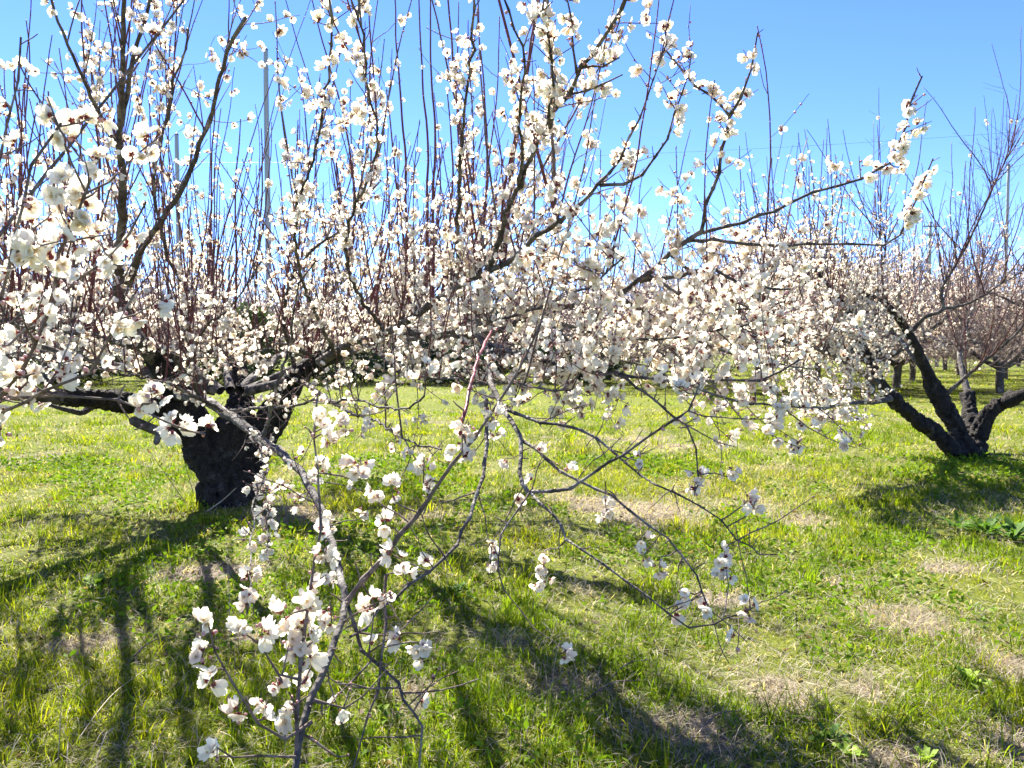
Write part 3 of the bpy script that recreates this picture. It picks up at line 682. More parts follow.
# near spray at the left edge, springing from the left limb where it comes forward outside the frame
limb('n1', [(-140, 430, 1.650), (-60, 425, 1.420), (10, 385, 1.270), (48, 315, 1.220), (66, 255, 1.190), (84, 205, 1.170), (100, 150, 1.170)], .006, .002, name="branch", mat=M_TWIG)
limb('n2', [(-140, 430, 1.650), (-90, 400, 1.370), (-35, 350, 1.220), (0, 300, 1.170), (18, 240, 1.140), (30, 170, 1.120), (60, 120, 1.120)], .006, .002, name="branch", mat=M_TWIG)
limb('n3', [(-130, 405, 2.400), (-60, 380, 1.800), (10, 340, 1.500), (62, 295, 1.470), (105, 262, 1.420), (140, 205, 1.370)], .006, .002, name="branch", mat=M_TWIG)
limb('n4', [(-60, 425, 1.420), (0, 412, 1.320), (48, 392, 1.270), (90, 372, 1.240), (122, 330, 1.220), (140, 300, 1.220)], .004, .0018, name="branch", mat=M_TWIG)
limb('n6', [(-60, 425, 1.42), (10, 398, 1.33), (80, 402, 1.27), (140, 412, 1.24), (180, 424, 1.22), (206, 430, 1.2)], .004, .0015, name="branch", mat=M_TWIG)
limb('n5', [(-90, 400, 1.370), (-40, 300, 1.320), (-10, 200, 1.320), (5, 120, 1.320), (25, 40, 1.320)], .0045, .0018, name="branch", mat=M_TWIG)
# boughs away from the camera so that the crown is round
C0 = np.array([LBASE[0] + .05, LBASE[1], .85])
for an, le, zz in [(20, 2.5, 1.5), (55, 2.3, 1.7), (85, 2.6, 1.6), (115, 2.4, 1.5), (150, 2.4, 1.7), (185, 2.3, 1.3), (-12, 2.0, 1.5), (215, 1.7, 1.7)]:
    a = math.radians(an); dv = np.array([math.cos(a), math.sin(a), 0])
    p = [C0 + dv * .12, C0 + dv * le * .3 + UPV * (.25 + .1 * t1.r.normal()), C0 + dv * le * .65 + UPV * (zz * .3), C0 + dv * le + UPV * (zz * .62)]
    b = t1.path(p, .036, .006, "limb", 1.2); L['b%d' % an] = b; b['bough'] = True

def has(b): return b['p']
for k, b in L.items():
    if b.get('bough'):
        t1.add_shoots(b, 19, .5, 1.6, .2, 1, 15, .5, .28, C0, .0052, 3, .015)
        t1.add_twigs(b, 16, .15, .5, .2, 1, 24, .3, .0026, 5, .015)
for k, per, l0, l1, bare in [('leftup', 5, .4, 1.3, .5), ('fork', 6, .2, .6, .3), ('fork2', 7, .2, .7, .3), ('diag', 6, .25, .8, .4), ('right', 11, .5, 1.6, .5), ('left', 9, .5, 1.7, .4),
                             ('far', 9, .3, 1.0, .3), ('up8', 5, .3, .9, .4), ('up9', 5, .3, .9, .4), ('up10', 6, .4, 1.1, .4), ('up11', 8, .5, 1.3, .4), ('mid', 6, .2, .6, .3),
                             ('m3', 7, .3, .9, .2), ('m1', 4, .15, .45, .2), ('m8', 8, .5, 1.3, .4), ('m4', 7, .2, .7, .2), ('m5', 6, .2, .7, .2), ('m6', 3, .2, .5, .2), ('up6', 5, .15, .45, .2), ('arm', 5, .15, .4, .2)]:
    t1.add_shoots(L[k], per, l0, l1, .12, 1, 20, bare, .28, None, .0045, 4)
for k, per, l0, l1, bl, sub in [('leftup', 6, .1, .35, 12, 3), ('right', 13, .12, .45, 22, 5), ('far', 17, .1, .42, 28, 5), ('mid', 9, .08, .28, 30, 3), ('farup', 10, .05, .14, 34, 0), ('farup2', 10, .04, .12, 40, 0),
                                ('m1', 28, .1, .40, 33, 5), ('m2', 24, .1, .40, 31, 5), ('m3', 20, .1, .36, 30, 5), ('m4', 25, .1, .38, 30, 5), ('m5', 20, .1, .36, 28, 4), ('m6', 8, .1, .3, 9, 3), ('m7', 6, .08, .25, 9, 2), ('m8', 15, .1, .4, 18, 3),
                                ('m15', 26, .1, .42, 30, 6), ('m16', 26, .1, .42, 30, 6), ('m17', 22, .1, .40, 28, 6), ('m11', 12, .08, .32, 20, 3), ('m12', 8, .06, .26, 20, 2), ('m13', 12, .08, .3, 18, 3), ('m14', 15, .08, .34, 20, 4), ('m9', 6, .06, .2, 14, 0), ('m10', 18, .06, .30, 24, 3), ('arm', 14, .06, .25, 24, 3), ('reach', 8, .04, .14, 26, 0), ('reach2', 7, .05, .16, 18, 0),
                                ('up1', 8, .06, .22, 26, 2), ('up2', 8, .04, .14, 34, 0), ('up3', 8, .04, .14, 36, 0), ('up4', 7, .03, .1, 44, 0), ('up5', 7, .03, .1, 44, 0), ('up5b', 8, .04, .12, 44, 0), ('up6', 12, .06, .24, 26, 2), ('up7', 12, .05, .2, 26, 0),
                                ('up8', 10, .06, .26, 26, 2), ('up9', 10, .06, .26, 26, 2), ('up10', 10, .08, .3, 24, 3), ('up11', 12, .1, .35, 22, 3), ('diag', 7, .08, .3, 16, 2), ('fork2', 8, .08, .3, 22, 2), ('fork', 5, .08, .3, 14, 2),
                                ('n6', 6, .04, .12, 26, 0), ('n1', 14, .05, .18, 40, 2), ('n2', 14, .05, .18, 40, 2), ('n3', 12, .05, .2, 34, 2), ('n4', 11, .05, .16, 36, 2), ('n5', 10, .05, .16, 24, 0),
                                ('low', 3, .08, .3, 12, 2), ('left', 8, .1, .4, 18, 3), ('droop', 7, .08, .3, 16, 2), ('droop_a', 13, .06, .22, 3, 5), ('droop_b', 13, .06, .22, 2, 5), ('droop_c', 13, .06, .2, 2, 5), ('droop_d', 13, .06, .22, 2, 5), ('droop_e', 13, .06, .25, 2, 5),
                                ('brown', 3, .05, .16, 12, 0), ('curl', 5, .05, .18, 4, 0), ('curl2', 5, .05, .18, 4, 0), ('sprout', 8, .04, .12, 32, 0), ('sprout_a', 8, .03, .1, 24, 0), ('sprout_c', 8, .03, .1, 24, 0), ('sprout_d', 4, .04, .12, 6, 0), ('hang', 6, .03, .1, 14, 0), ('hang2', 6, .03, .1, 8, 0)]:
    t1.add_twigs(L[k], per, l0, l1, .12, 1, bl, .3 if k[0] != 'd' else -.1, .0022, sub, .0125 if k[0] == 'n' else (.0126 if k[:3] in ('spr', 'han', 'low', 'bro', 'up1', 'up2', 'up3', 'up4', 'up5', 'mid') else .0145))
for k, d_ in [('mid', 26), ('farup', 30), ('farup2', 45), ('reach', 18), ('reach2', 12), ('up1', 26), ('up2', 40), ('up3', 44), ('up4', 50), ('up5', 50), ('up5b', 50), ('up6', 26), ('up7', 26), ('up8', 22), ('up9', 22), ('n1', 45), ('n2', 50), ('n3', 34), ('n4', 34), ('n5', 20),
              ('sprout', 30), ('sprout_a', 20), ('hang', 20), ('m1', 24), ('m2', 24), ('m3', 20), ('m4', 20), ('fork2', 12)]:
    t1.bloom(L[k], d_, .35, .97, size=.0125 if k[0] == 'n' else (.0128 if k[:3] in ('spr', 'han', 'up1', 'up2', 'up3', 'up4', 'up5', 'mid') else .0145))
t1.bloom(L['reach'], 130, .76, .97, size=.014); t1.bloom(L['reach2'], 110, .8, .98, size=.014); t1.bloom(L['sprout'], 30, .3, .75)
for k, per in [('right', 5), ('m5', 4), ('up11', 9), ('up10', 6), ('left', 6), ('m8', 6), ('leftup', 7), ('far', 3), ('m14', 8), ('m11', 7), ('m13', 6), ('m4', 5)]:
    t1.add_shoots(L[k], per, .5, 1.35, .1, 1, 9, .85, .22, None, .0040, 3, .0145)
for k, b in L.items():
    if b.get('bough'): t1.add_shoots(b, 8, .6, 1.5, .2, 1, 8, .9, .22, C0, .0042, 3, .0145)
# short spurs along the young wood
for k, b in L.items():
    if b['name'] == "branch" or k in ('mid', 'farup', 'farup2', 'reach', 'reach2', 'arm', 'droop', 'low'):
        t1.add_twigs(b, 13, .012, .045, .05, 1, 0, .35, .0021, 0)
# tall bare red water shoots
for pts in [[(408, 300, 4.9), (405, 160, 4.7), (398, 60, 4.6), (393, -30, 4.5)], [(425, 290, 4.8), (428, 160, 4.7), (422, 80, 4.6), (417, -30, 4.5)], [(432, 300, 4.7), (434, 150, 4.6), (430, 60, 4.5), (428, -40, 4.4)],
            [(482, 250, 4.4), (486, 150, 4.3), (481, 50, 4.2)], [(440, 300, 4.6), (452, 190, 4.5), (447, 90, 4.4)], [(412, 310, 4.9), (396, 180, 4.8), (386, 90, 4.7)], [(205, 330, 5.4), (212, 200, 5.2), (215, 90, 5.0)], [(235, 330, 5.4), (236, 210, 5.2), (240, 120, 5.1)],
            [(255, 330, 5.3), (262, 210, 5.2), (262, 130, 5.1)], [(20, 330, 4.2), (22, 180, 4.0), (14, 60, 3.9)], [(45, 330, 4.2), (52, 180, 4.0), (48, 90, 3.9)], [(90, 330, 4.2), (96, 190, 4.0), (92, 60, 3.9)], [(75, 340, 4.4), (70, 200, 4.3), (66, 110, 4.2)]]:
    p = smooth_path([at(*q) for q in pts], .07); p[:, :] += (np.stack([fbm(p * 3, 77 + k, 2) for k in range(3)], -1) - .5) * .05
    sh = dict(p=p, rad=np.linspace(.0105, .0036, len(p)), L=3., bare=True); t1.shoots.append(sh); t1.nodes(sh, 20); t1.bloom(sh, 5, .05, .8); t1.add_twigs(sh, 4, .03, .08, .1, .7, 6, .5, .0017)
# blossom clusters picked out against the grass
ALLP = np.vstack([b['p'] for b in t1.big]); ALLR = project(ALLP)
ok = ALLR[:, 2] < 2.6; ALLP, ALLR = ALLP[ok], ALLR[ok]
for (px, py, w, h, n) in [(360, 468, 14, 14, 7), (377, 497, 6, 7, 2), (362, 512, 7, 9, 3), (385, 521, 5, 8, 2), (392, 490, 6, 8, 3), (545, 568, 12, 22, 9), (605, 512, 7, 24, 7), (640, 545, 7, 6, 2), (660, 565, 6, 10, 3), (645, 556, 5, 4, 1),
                          (683, 596, 8, 7, 3), (725, 567, 9, 22, 9), (708, 608, 6, 5, 2), (750, 607, 7, 8, 3), (732, 470, 9, 9, 4), (695, 490, 7, 8, 3), (697, 474, 5, 5, 2), (745, 496, 6, 6, 2), (755, 505, 5, 5, 2), (566, 656, 8, 5, 2),
                          (492, 560, 5, 18, 4), (462, 446, 12, 16, 8), (468, 425, 7, 8, 3), (490, 412, 8, 10, 4), (400, 570, 8, 8, 3), (393, 548, 7, 7, 2), (387, 598, 8, 8, 3), (418, 652, 12, 12, 5), (400, 640, 6, 6, 2),
                          (247, 575, 9, 6, 3), (246, 600, 9, 14, 5), (240, 630, 9, 7, 2), (262, 632, 8, 7, 2), (282, 610, 9, 10, 3), (305, 608, 6, 7, 1), (285, 625, 8, 7, 2), (203, 626, 7, 7, 2), (206, 652, 8, 9, 3), (212, 680, 8, 10, 3),
                          (217, 750, 9, 9, 2), (238, 715, 8, 12, 3), (268, 706, 10, 8, 2), (290, 705, 8, 6, 1), (276, 682, 8, 6, 2), (292, 645, 9, 8, 3), (310, 600, 10, 12, 4), (330, 612, 8, 14, 4), (325, 525, 10, 8, 3), (312, 485, 9, 10, 4), (300, 500, 6, 6, 2),
                          (322, 555, 9, 12, 4), (332, 580, 8, 10, 4), (264, 482, 5, 10, 4), (266, 505, 7, 10, 5), (270, 545, 7, 12, 4), (285, 490, 6, 9, 3), (300, 655, 8, 14, 4), (430, 490, 8, 8, 2), (424, 470, 8, 16, 4), (395, 440, 9, 14, 4), (345, 430, 8, 10, 4), (330, 440, 8, 8, 3),
                          (150, 395, 14, 10, 5), (135, 405, 8, 6, 2), (180, 425, 8, 4, 2), (205, 428, 7, 4, 1), (0, 432, 8, 10, 2), (640, 460, 6, 10, 2), (600, 300, 14, 14, 6)]:
    i = np.argmin((ALLR[:, 0] - px) ** 2 + (ALLR[:, 1] - py) ** 2); d_ = min(ALLR[i, 2], 1.9) if ALLR[i, 2] < 2.2 else ALLR[i, 2]
    c_ = at(px, py, ALLR[i, 2]); o0 = ALLP[i]; k0 = at(px, py - h * .8, ALLR[i, 2]); k1 = at(px + t1.r.normal(0, 2), py + h * .8, ALLR[i, 2] + t1.r.normal(0, .01))
    first, last = (k0, k1) if np.linalg.norm(o0 - k0) < np.linalg.norm(o0 - k1) else (k1, k0)
    p = smooth_path([o0, o0 * .5 + first * .5 + t1.r.normal(0, .006, 3), first, last], .02)
    t1.twigs.append(dict(p=p, rad=np.linspace(.0019, .0011, len(p)), L=.1))
    big = .0126
    for j in range(n + 1):
        s_ = t1.r.uniform(); q = first * (1 - s_) + last * s_
        a = nrm(t1.r.normal(0, 1, 3) + np.array([0, -.35, .1])); sz = big * t1.r.uniform(.85, 1.12)
        off = a * (.004 + sz * .5) + np.array([t1.r.normal(0, w * .32), 0, 0]) / F * ALLR[i, 2]
        t1.site.append((q + off, a, sz))
    for j in range(2):
        a = nrm(t1.r.normal(0, 1, 3)); t1.bud.append((first * .5 + last * .5 + a * .012, a, t1.r.uniform(.006, .01)))
# sawn-off stubs low on the left limb
for pts, r0, r1 in [([(190, 432, 5.6), (160, 432, 5.35), (133, 420, 5.2)], .045, .032), ([(170, 420, 5.5), (161, 430, 5.3), (156, 442, 5.22)], .03, .022), ([(95, 405, 5.3), (80, 413, 5.15), (62, 408, 5.05), (48, 404, 5.0)], .028, .012)]:
    b = t1.path([at(*q) for q in pts], r0, r1, "cut_stub", .2)
plum1 = t1.build("plum_tree", "large near plum tree with black goblet trunk and dense white blossom", "tree", None, tk, 100, 100)

# ================================================= the second plum tree (right)
RB = ground_at(968, 458); RBASE = np.array([RB[0], RB[1], 0.]); E0 = RB[1]
t2 = Tree(RBASE, 202)
t2.bloom_f = lambda p: float(np.clip(1.0 - (p[0] - (RBASE[0] - 1.2)) / 1.1, .12, 1)) * float(np.clip(1.5 - p[2] * .28, .3, 1))
tk2 = Tubes()
for pts, r0, r1 in [([(970, 470, E0), (968, 450, E0)], .14, .14), ([(969, 462, E0), (945, 440, E0 - .1), (915, 418, E0 - .25), (890, 395, E0 - .4)], .10, .066),
                    ([(970, 460, E0), (958, 430, E0), (940, 400, E0 + .05), (928, 375, E0 + .05)], .10, .066), ([(972, 462, E0), (980, 432, E0 + .05), (992, 410, E0), (1015, 398, E0 - .1)], .10, .07), ([(970, 455, E0), (972, 425, E0 + .3), (968, 395, E0 + .6)], .11, .08)]:
    p = smooth_path([at(*q) for q in pts], .06); tk2.add(p, np.linspace(r0, r1, len(p)), 12)
for a0 in range(5):
    an = a0 * 1.25 + .5; e = RBASE + np.array([math.cos(an) * .2, math.sin(an) * .2, -.08]); c_ = RBASE + np.array([math.cos(an) * .08, math.sin(an) * .08, .12])
    tk2.add(np.array([c_, (c_ + e) / 2 - [0, 0, .02], e]), [.08, .06, .03], 9)
R = {}
def limb2(key, pts, r0, r1, name="limb", wig=.5):
    R[key] = t2.path([at(*p) for p in pts], r0, r1, name, wig); return R[key]
limb2('a', [(895, 400, E0 - .37), (880, 382, E0 - .45), (868, 355, E0 - .6), (858, 330, E0 - .7), (840, 300, E0 - .9), (815, 270, E0 - 1.0)], .062, .015)
limb2('b', [(932, 382, E0 + .05), (922, 360, E0), (908, 332, E0 - .1), (888, 307, E0 - .2), (860, 292, E0 - .3), (820, 285, E0 - .4), (770, 280, E0 - .5)], .064, .012)
limb2('c', [(910, 334, E0 - .1), (925, 317, E0 - .2), (943, 309, E0 - .3), (941, 290, E0 - .3), (955, 266, E0 - .35), (979, 220, E0 - .45), (1000, 172, E0 - .5), (1016, 140, E0 - .55)], .024, .005)
limb2('c2', [(943, 309, E0 - .3), (970, 302, E0 - .4), (1000, 285, E0 - .5), (1030, 265, E0 - .6)], .016, .005)
limb2('d', [(1005, 402, E0 - .08), (1030, 390, E0 - .3), (1080, 360, E0 - .6), (1120, 310, E0 - .7)], .07, .02)
limb2('e', [(968, 395, E0 + .6), (960, 350, E0 + 1.0), (975, 300, E0 + 1.4), (985, 250, E0 + 1.6)], .04, .007)
limb2('f', [(893, 398, E0 - .38), (870, 402, E0 - .8), (840, 404, E0 - 1.2), (812, 412, E0 - 1.5), (790, 402, E0 - 1.8)], .035, .010)
limb2('g', [(880, 384, E0 - .45), (850, 365, E0 - .8), (820, 350, E0 - 1.2), (780, 340, E0 - 1.6), (740, 330, E0 - 1.9)], .035, .008)
limb2('h', [(928, 375, E0 + .05), (890, 330, E0 + .6), (850, 300, E0 + 1.0), (800, 270, E0 + 1.4), (760, 250, E0 + 1.6)], .035, .008)
limb2('i', [(888, 307, E0 - .2), (882, 275, E0 - .2), (886, 245, E0 - .2), (880, 205, E0 - .2)], .016, .005)
limb2('j', [(940, 400, E0 + .05), (985, 360, E0 - .3), (1020, 330, E0 - .6), (1050, 290, E0 - .8)], .025, .007)
limb2('k', [(860, 292, E0 - .3), (835, 330, E0 - .9), (800, 350, E0 - 1.3), (770, 365, E0 - 1.6)], .02, .006)
for k, b in R.items():
    lf = k in 'abfghk'
    t2.add_shoots(b, 30 if k in 'abgh' else (6 if k in 'fk' else 20), .35, 1.5 if k not in 'fk' else .6, .2, 1, 14 if lf else 5, .5, .42, RBASE, .0052, 8 if lf else 6, .0148)
    t2.add_twigs(b, 28 if lf else 30, .12, .6, .15, 1, 23 if lf else 4, .3, .0033, 8 if lf else 8, .0148)
t2.build("plum_tree", "smaller plum tree at the right with black forked trunk, its right side nearly bare", "tree", None, tk2, 100, 100, hi=False)

# ================================================= orchard rows further away
def far_tree(seed, bl, tall):
    t = Tree((0, 0, 0), seed); r_ = t.r
    tb = Tubes(); tb.add(smooth_path([(0, 0, -.1), (.02, .02, .25), (0, .03, .55)], .1), .075, 8)
    m_ = r_.integers(6, 8)
    for k in range(m_):
        a = k * 2 * math.pi / m_ + r_.normal(0, .25); le = r_.uniform(1.5, 2.4); dv = np.array([math.cos(a), math.sin(a), 0])
        b = t.path([np.array([0, 0, .45]), dv * le * .3 + UPV * .85, dv * le * .65 + UPV * r_.uniform(1.0, 1.6), dv * le + UPV * r_.uniform(.8, 2.1)], .05, .012, "limb", 1.2, .12)
        t.add_shoots(b, 19, .6, tall + .3, .15, 1, 9 * bl, .5, .36, np.zeros(3), .0075, 6, .024)
        t.add_twigs(b, 26, .2, .8, .1, 1, 4.5 * bl, .05, .0055, 8, .021)
        t.add_twigs(b, 16, .3, .9, .2, 1, 4.5 * bl, -.55, .0055, 8, .021)
    return t, tb
protos = []
for i, (sd, bl, tall) in enumerate([(301, .8, 1.3), (302, 1.5, 1.1), (303, .45, 1.5)]):
    t, tb = far_tree(sd, bl, tall); root = empty("orchard_tree", (0, 0, 0))
    link("trunk", tb.mesh("trunk", M_LIMB), root)
    for b in t.big:
        q = Tubes(); q.add(b['p'], b['rad'], 6); link("limb", q.mesh("limb", M_LIMB), root)
    q = Tubes()
    for x in t.shoots + t.twigs: q.add(x['p'][::2] if len(x['p']) > 6 else x['p'], x['rad'][::2] if len(x['p']) > 6 else x['rad'], 3)
    o_ = link("twigs", q.mesh("twigs", M_FARTWIG), root); o_["kind"] = "stuff"
    pos = np.array([x[0] for x in t.site]); nv = np.array([x[1] for x in t.site]); sz = np.array([x[2] for x in t.site])
    TF = [blossom_template(1, 2, c, .02, 70 + j) for j, c in enumerate((.3, .8))]
    o_ = link("blossoms", mass_blossoms("blossoms", pos, nv, sz, t.r.integers(0, 2, len(sz)), np.zeros(3), sd, tmpl=TF), root); o_["kind"] = "stuff"
    print("far", len(t.shoots), len(t.twigs), len(t.site)); protos.append(root)
def copy_tree(o, parent=None):
    c = o.copy(); COL.objects.link(c)
    if parent: c.parent = parent
    for ch in list(o.children): copy_tree(ch, c)
    return c
rows = []
rr = np.random.default_rng(66)
for yy, sp, off in [(20.5, 3.8, 1.6), (24.0, 3.8, .8), (29, 4.0, -1.0), (35, 4.6, 1.5), (43, 5.0, .4), (53, 5.5, 2.0)]:
    k = int((yy * .75 + 3) / sp)
    for j in range(-k, k + 1):
        x = j * sp + off + rr.normal(0, .4); px = CX + F * x / yy
        if yy < 22 and px < 610: continue
        if yy < 25 and 300 < px < 560: continue          # open lawn in the middle of the picture
        rows.append((x, yy + rr.normal(0, .5)))
used = [False] * 3
for (x, y) in rows:
    k = rr.integers(0, 3); o_ = protos[k] if not used[k] else copy_tree(protos[k]); used[k] = True
    o_.location = (x, y, 0); o_.rotation_euler = (0, 0, rr.uniform(0, 6.28)); s_ = rr.uniform(1.4, 1.75); o_.scale = (s_, s_, s_ * rr.uniform(.92, 1.1))
    tag(o_, "distant pale pinkish fruit tree in the rows across the lawn", "tree", "orchard trees in the far rows")
for k in range(3):
    if not used[k]: protos[k].location = (6 + k * 5, 60, 0)

# ================================================= evergreen shrubs, poles, wires
def shrub(px, py_top, wpx, y, label, c1, c2, seed):
    x = (px - CX) / F * y; h = EYE + (350 - py_top) / F * y; w = wpx / F * y * .5
    r_ = np.random.default_rng(seed); root = empty("evergreen_shrub", (x, y, 0)); tag(root, label, "shrub")
    tb = Tubes()
    for k in range(7):
        a = k * .9; e = np.array([math.cos(a) * w * .6, math.sin(a) * w * .6, h * r_.uniform(.6, .85)])
        tb.add(smooth_path([(math.cos(a) * .06, math.sin(a) * .06, -.05), e * np.array([.4, .4, .45]), e], .2), np.linspace(.04, .012, len(smooth_path([(math.cos(a) * .06, math.sin(a) * .06, -.05), e * np.array([.4, .4, .45]), e], .2))), 5)
    link("stems", tb.mesh("stems", M_TRUNK), root)
    n = int(2600 * min(2.2, w * h)); d = nrm(r_.normal(0, 1, (n, 3))); ra = r_.uniform(.35, 1, n) ** .5
    lump = .72 + .5 * fbm(d * 2.2 + seed, seed, 3)
    P3 = d * (ra * lump)[:, None] * np.array([w, w * .8, h * .52]) + np.array([0, 0, h * .52])
    P3 = P3[P3[:, 2] > .02]
    V_, _, T_, C_ = leaves(P3, .13, nrm(P3 - np.array([0, 0, h * .4])) + r_.normal(0, .6, P3.shape), c1, c2, seed)
    link("foliage", np_mesh("foliage", V_, [T_], [M_EVER], col=C_), root)
DK1, DK2 = A(.012, .028, .012), A(.03, .055, .02)
shrub(345, 338, 120, 26.5, "dark rounded evergreen shrub behind the right limb of the near tree", DK1, DK2, 1)
shrub(440, 342, 110, 26.0, "low dark evergreen shrub at the lawn's far edge behind the red shoot", DK1, DK2, 2)
shrub(492, 312, 62, 28.5, "tall narrow blue green conifer behind the low dark shrubs", A(.012, .03, .026), A(.03, .06, .05), 3)
shrub(575, 340, 110, 26.5, "dark evergreen shrub half hidden by blossom in the middle of the photo", DK1, DK2, 4)
shrub(250, 304, 66, 24.5, "light green leafy shrub showing above the near tree's fork", A(.05, .08, .02), A(.11, .14, .04), 5)
shrub(190, 340, 110, 26.0, "dark evergreen shrub behind the trunk of the near tree", DK1, DK2, 6)
shrub(60, 345, 130, 26.0, "dark evergreen shrub behind the left edge limb", DK1, DK2, 7)

m, t, o = new_mat("pole_concrete"); nz = N(t, "ShaderNodeTexNoise", Scale=6.0, Detail=5.0); b = N(t, "ShaderNodeBsdfPrincipled", Roughness=.8)
t.links.new(ramp(t, nz.outputs[0], [(.3, (.24, .25, .25)), (.7, (.36, .37, .36))]), b.inputs["Base Color"]); t.links.new(b.outputs[0], o.inputs[0]); M_POLE = m
m, t, o = new_mat("dark_metal"); b = N(t, "ShaderNodeBsdfPrincipled", Roughness=.5); b.inputs["Base Color"].default_value = (.05, .05, .055, 1); t.links.new(b.outputs[0], o.inputs[0]); M_METAL = m
def pole(name, px, py_top, y, r0, r1, label, arm=0, tilt=0.):
    x = (px - CX) / F * y; h = EYE + (350 - py_top) / F * y
    root = empty(name, (x, y, 0)); tag(root, label, "pole")
    tb = Tubes(); p = np.array([(tilt * k, 0, -.3 + (h + .3) * k) for k in np.linspace(0, 1, 12)]); tb.add(p, np.linspace(r0, r1, 12), 14); link("shaft", tb.mesh("shaft", M_POLE), root)
    tb = Tubes(); tb.add(np.array([(tilt, 0, h), (tilt, 0, h + .05)]), [r1 * 1.06, r1 * 1.0], 14); link("cap", tb.mesh("cap", M_METAL), root)
    for k in range(arm):
        z = h - .35 - k * .8
        tb = Tubes(); tb.add(np.array([(-.75, -r1 - .05, z), (0, -r1 - .05, z), (.75, -r1 - .05, z)]), .05, 6); ar = link("crossarm", tb.mesh("crossarm", M_METAL), root)
        for ix in (-.65, -.3, .3, .65):
            tb = Tubes(); tb.add(np.array([(ix, -r1 - .05, z + .04), (ix, -r1 - .05, z + .1), (ix, -r1 - .05, z + .2)]), [.03, .06, .04], 8); link("insulator", tb.mesh("insulator", M_POLE), ar)
    return x, y, h
pole("utility_pole", 270, 56, 34, .15, .10, "tall grey concrete pole rising above the near tree's crown")
pole("utility_pole", 181, 138, 46, .17, .11, "shorter grey pole between dark branches left of the tall one")
xa, ya, ha = pole("utility_pole", 927, 224, 72, .2, .13, "small distant utility pole with crossarms above the right orchard", 2)
pole("steel_post", 1003, 168, 40, .085, .07, "slim steel post standing at the right edge of the photo")
M_WIRE = M_METAL
for label, pa, pb, sag in [("thin overhead wire crossing the open blue sky", (120, 162, 60), (1160, 120, 60), 1.0), ("thin overhead wire running low past the distant crossarm pole", (927, 246, 71.8), (1250, 240, 60), .5), ("thin overhead wire running left from the distant crossarm pole", (927, 236, 71.8), (520, 240, 90), .8)]:
    a, b_ = at(*pa), at(*pb); tt = np.linspace(0, 1, 40)[:, None]; p = a * (1 - tt) + b_ * tt; p[:, 2] -= sag * 4 * (tt * (1 - tt))[:, 0]
    tb = Tubes(); tb.add(p, .009, 5); tag(link("power_line", tb.mesh("power_line", M_WIRE)), label, "wire")

# ================================================= weeds and dead stalks in the grass
def broad_plant(px, py, n, ln, wd, label, c1, c2, seed, name="dock_plant", rise=.95):
    g0 = ground_at(px, py); z = float(gz(g0[0], g0[1])); r_ = np.random.default_rng(seed)
    root = empty(name, (g0[0], g0[1], z)); tag(root, label, "weed")
    for k in range(n):
        a = k * 2.4 + r_.normal(0, .3); Lk = ln * r_.uniform(.6, 1.15); el = rise * r_.uniform(.4, 1.2); ws = wd * r_.uniform(.8, 1.2)
        u = np.linspace(0, 1, 9); out = Lk * (np.sin(u * 1.2) / 1.0) * math.cos(el); hh = Lk * u * math.sin(el) - Lk * .35 * u ** 2.4 + .005
        w_ = ws * np.clip(np.where(u < .25, .15 + u * .6, np.sqrt(np.clip(1 - ((u - .55) / .47) ** 2, 0, 1))), .02, 1) * .5
        rip = r_.normal(0, .004, 9)
        da = np.array([math.cos(a), math.sin(a), 0]); sa = np.array([-math.sin(a), math.cos(a), 0])
        mid = da * out[:, None] + UPV * hh[:, None]
        V_ = np.stack([mid - sa * w_[:, None] + UPV * (.18 * w_ + rip)[:, None], mid, mid + sa * w_[:, None] + UPV * (.18 * w_ - rip)[:, None]], 1).reshape(-1, 3)
        i = np.arange(8)[:, None] * 3; Q_ = np.vstack([i + np.array([[0, 1, 4, 3]]), i + np.array([[1, 2, 5, 4]])])
        f = r_.uniform(); link("leaf", np_mesh("leaf", V_, [Q_], [M_LEAF], col=np.repeat(((c1 * (1 - f) + c2 * f))[None], 27, 0)), root)
GA, GB = A(.05, .11, .018), A(.10, .18, .03)
YA, YB = A(.16, .24, .03), A(.24, .33, .05)
for a_ in [(985, 535, 26, .24, .034, "dark green dock plant with long leaves, largest weed at the right edge", GA, GB, 1), (1012, 540, 22, .22, .034, "dock plant half cut by the right edge of the photo", GA, GB, 2), (958, 528, 14, .17, .026, "small dock plant left of the large dark green one", GA, GB, 3),
           (968, 682, 17, .10, .024, "yellow green rosette on the worn ground at the lower right", YA, YB, 4), (850, 758, 12, .065, .018, "yellowish rosette at the bottom edge below the bare patches", YA, YB, 5), (830, 742, 14, .08, .016, "dark green rosette beside the yellowish one at the bottom edge", GA, GB, 6),
           (925, 764, 13, .065, .016, "pale green rosette at the bottom edge in the bare soil", YA, YB, 7), (455, 590, 14, .10, .035, "low bushy green weed in shade left of the hanging blossoms", GA, GB, 8), (95, 588, 14, .11, .035, "low leafy green weed in the grass left of the trunk", GA, YB, 9), (250, 470, 12, .16, .04, "leafy green weed at the foot of the near trunk", GA, YB, 10)]:
    broad_plant(*a_)
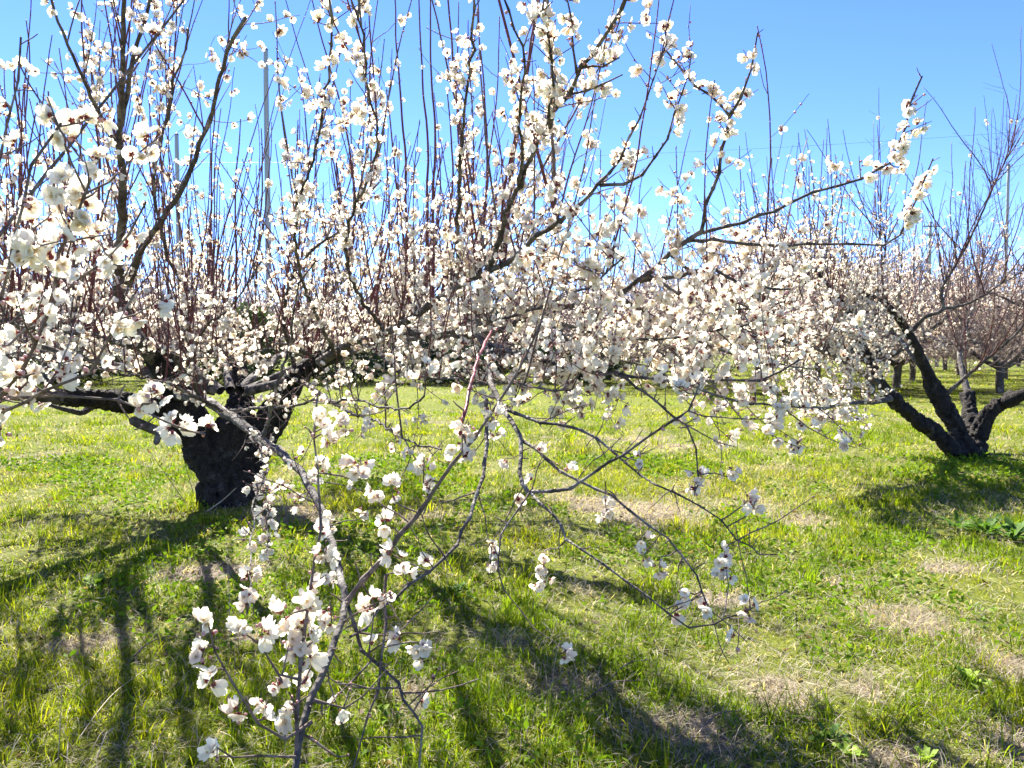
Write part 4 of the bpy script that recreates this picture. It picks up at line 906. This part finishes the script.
def stalk(px, py, px2, py2, label, dh=0., rad=.0016, mat=None, lie=False):
    g0 = ground_at(px, py); z0 = float(gz(*g0)); d = g0[1] / (math.cos(PITCH))
    p0 = np.array([g0[0], g0[1], z0 - .01])
    if lie: g1 = ground_at(px2, py2); p1 = np.array([g1[0], g1[1], float(gz(*g1)) + .03 + dh]); pm = (p0 + p1) / 2 + np.array([0, 0, .035])
    else: p1 = at(px2, py2, project(p0)[2] - dh); pm = (p0 + p1) / 2 + np.array([RNG.normal(0, .01), 0, 0])
    p = smooth_path([p0, pm, p1], .03); tb = Tubes(); tb.add(p, np.linspace(rad, rad * .5, len(p)), 5)
    tag(link("dead_stalk", tb.mesh("dead_stalk", mat or M_STRAW)), label, "dead stalk")
m, t, o = new_mat("straw"); nz = N(t, "ShaderNodeTexNoise", Scale=30.0); b = N(t, "ShaderNodeBsdfPrincipled", Roughness=.8)
t.links.new(ramp(t, nz.outputs[0], [(.3, (.28, .22, .13)), (.7, (.5, .42, .28))]), b.inputs["Base Color"]); t.links.new(b.outputs[0], o.inputs[0]); M_STRAW = m
stalk(58, 768, 62, 690, "upright straw stalk at the bottom left corner", .05)
stalk(65, 762, 145, 682, "long straw stalk leaning across the bottom left grass", .0, .002, None, True)
stalk(95, 768, 118, 742, "short straw stalk on the bottom edge at left", 0, .002, None, True)
stalk(230, 622, 226, 540, "thin dry stalk standing in the shade below the trunk", .03)
stalk(160, 600, 152, 560, "short dry stalk standing in the grass left of the trunk's shadow", .03)
stalk(320, 560, 316, 520, "dry stalk standing right of the trunk foot", .03)
stalk(552, 688, 560, 640, "pale grass stalk rising in the lower middle", .03)
stalk(195, 500, 178, 430, "thin brown sucker at the left of the near trunk", .05, .003, M_TWIG)
stalk(188, 508, 150, 452, "thin brown sucker arching left of the near trunk", .1, .003, M_TWIG)
stalk(205, 515, 236, 488, "pale fallen twig leaning on the foot of the near trunk", .12, .006, M_STRAW)
stalk(600, 690, 650, 668, "grey fallen twig on the straw heap in the lower middle", 0, .004, M_TWIG, True)
stalk(575, 712, 640, 690, "second grey fallen twig at the straw heap's lower side", 0, .003, M_TWIG, True)
stalk(120, 672, 175, 645, "bent grey twig lying on the straw at left", 0, .004, M_TWIG, True)
stalk(690, 745, 740, 722, "grey twig lying on the bare patch at the bottom", 0, .003, M_TWIG, True)
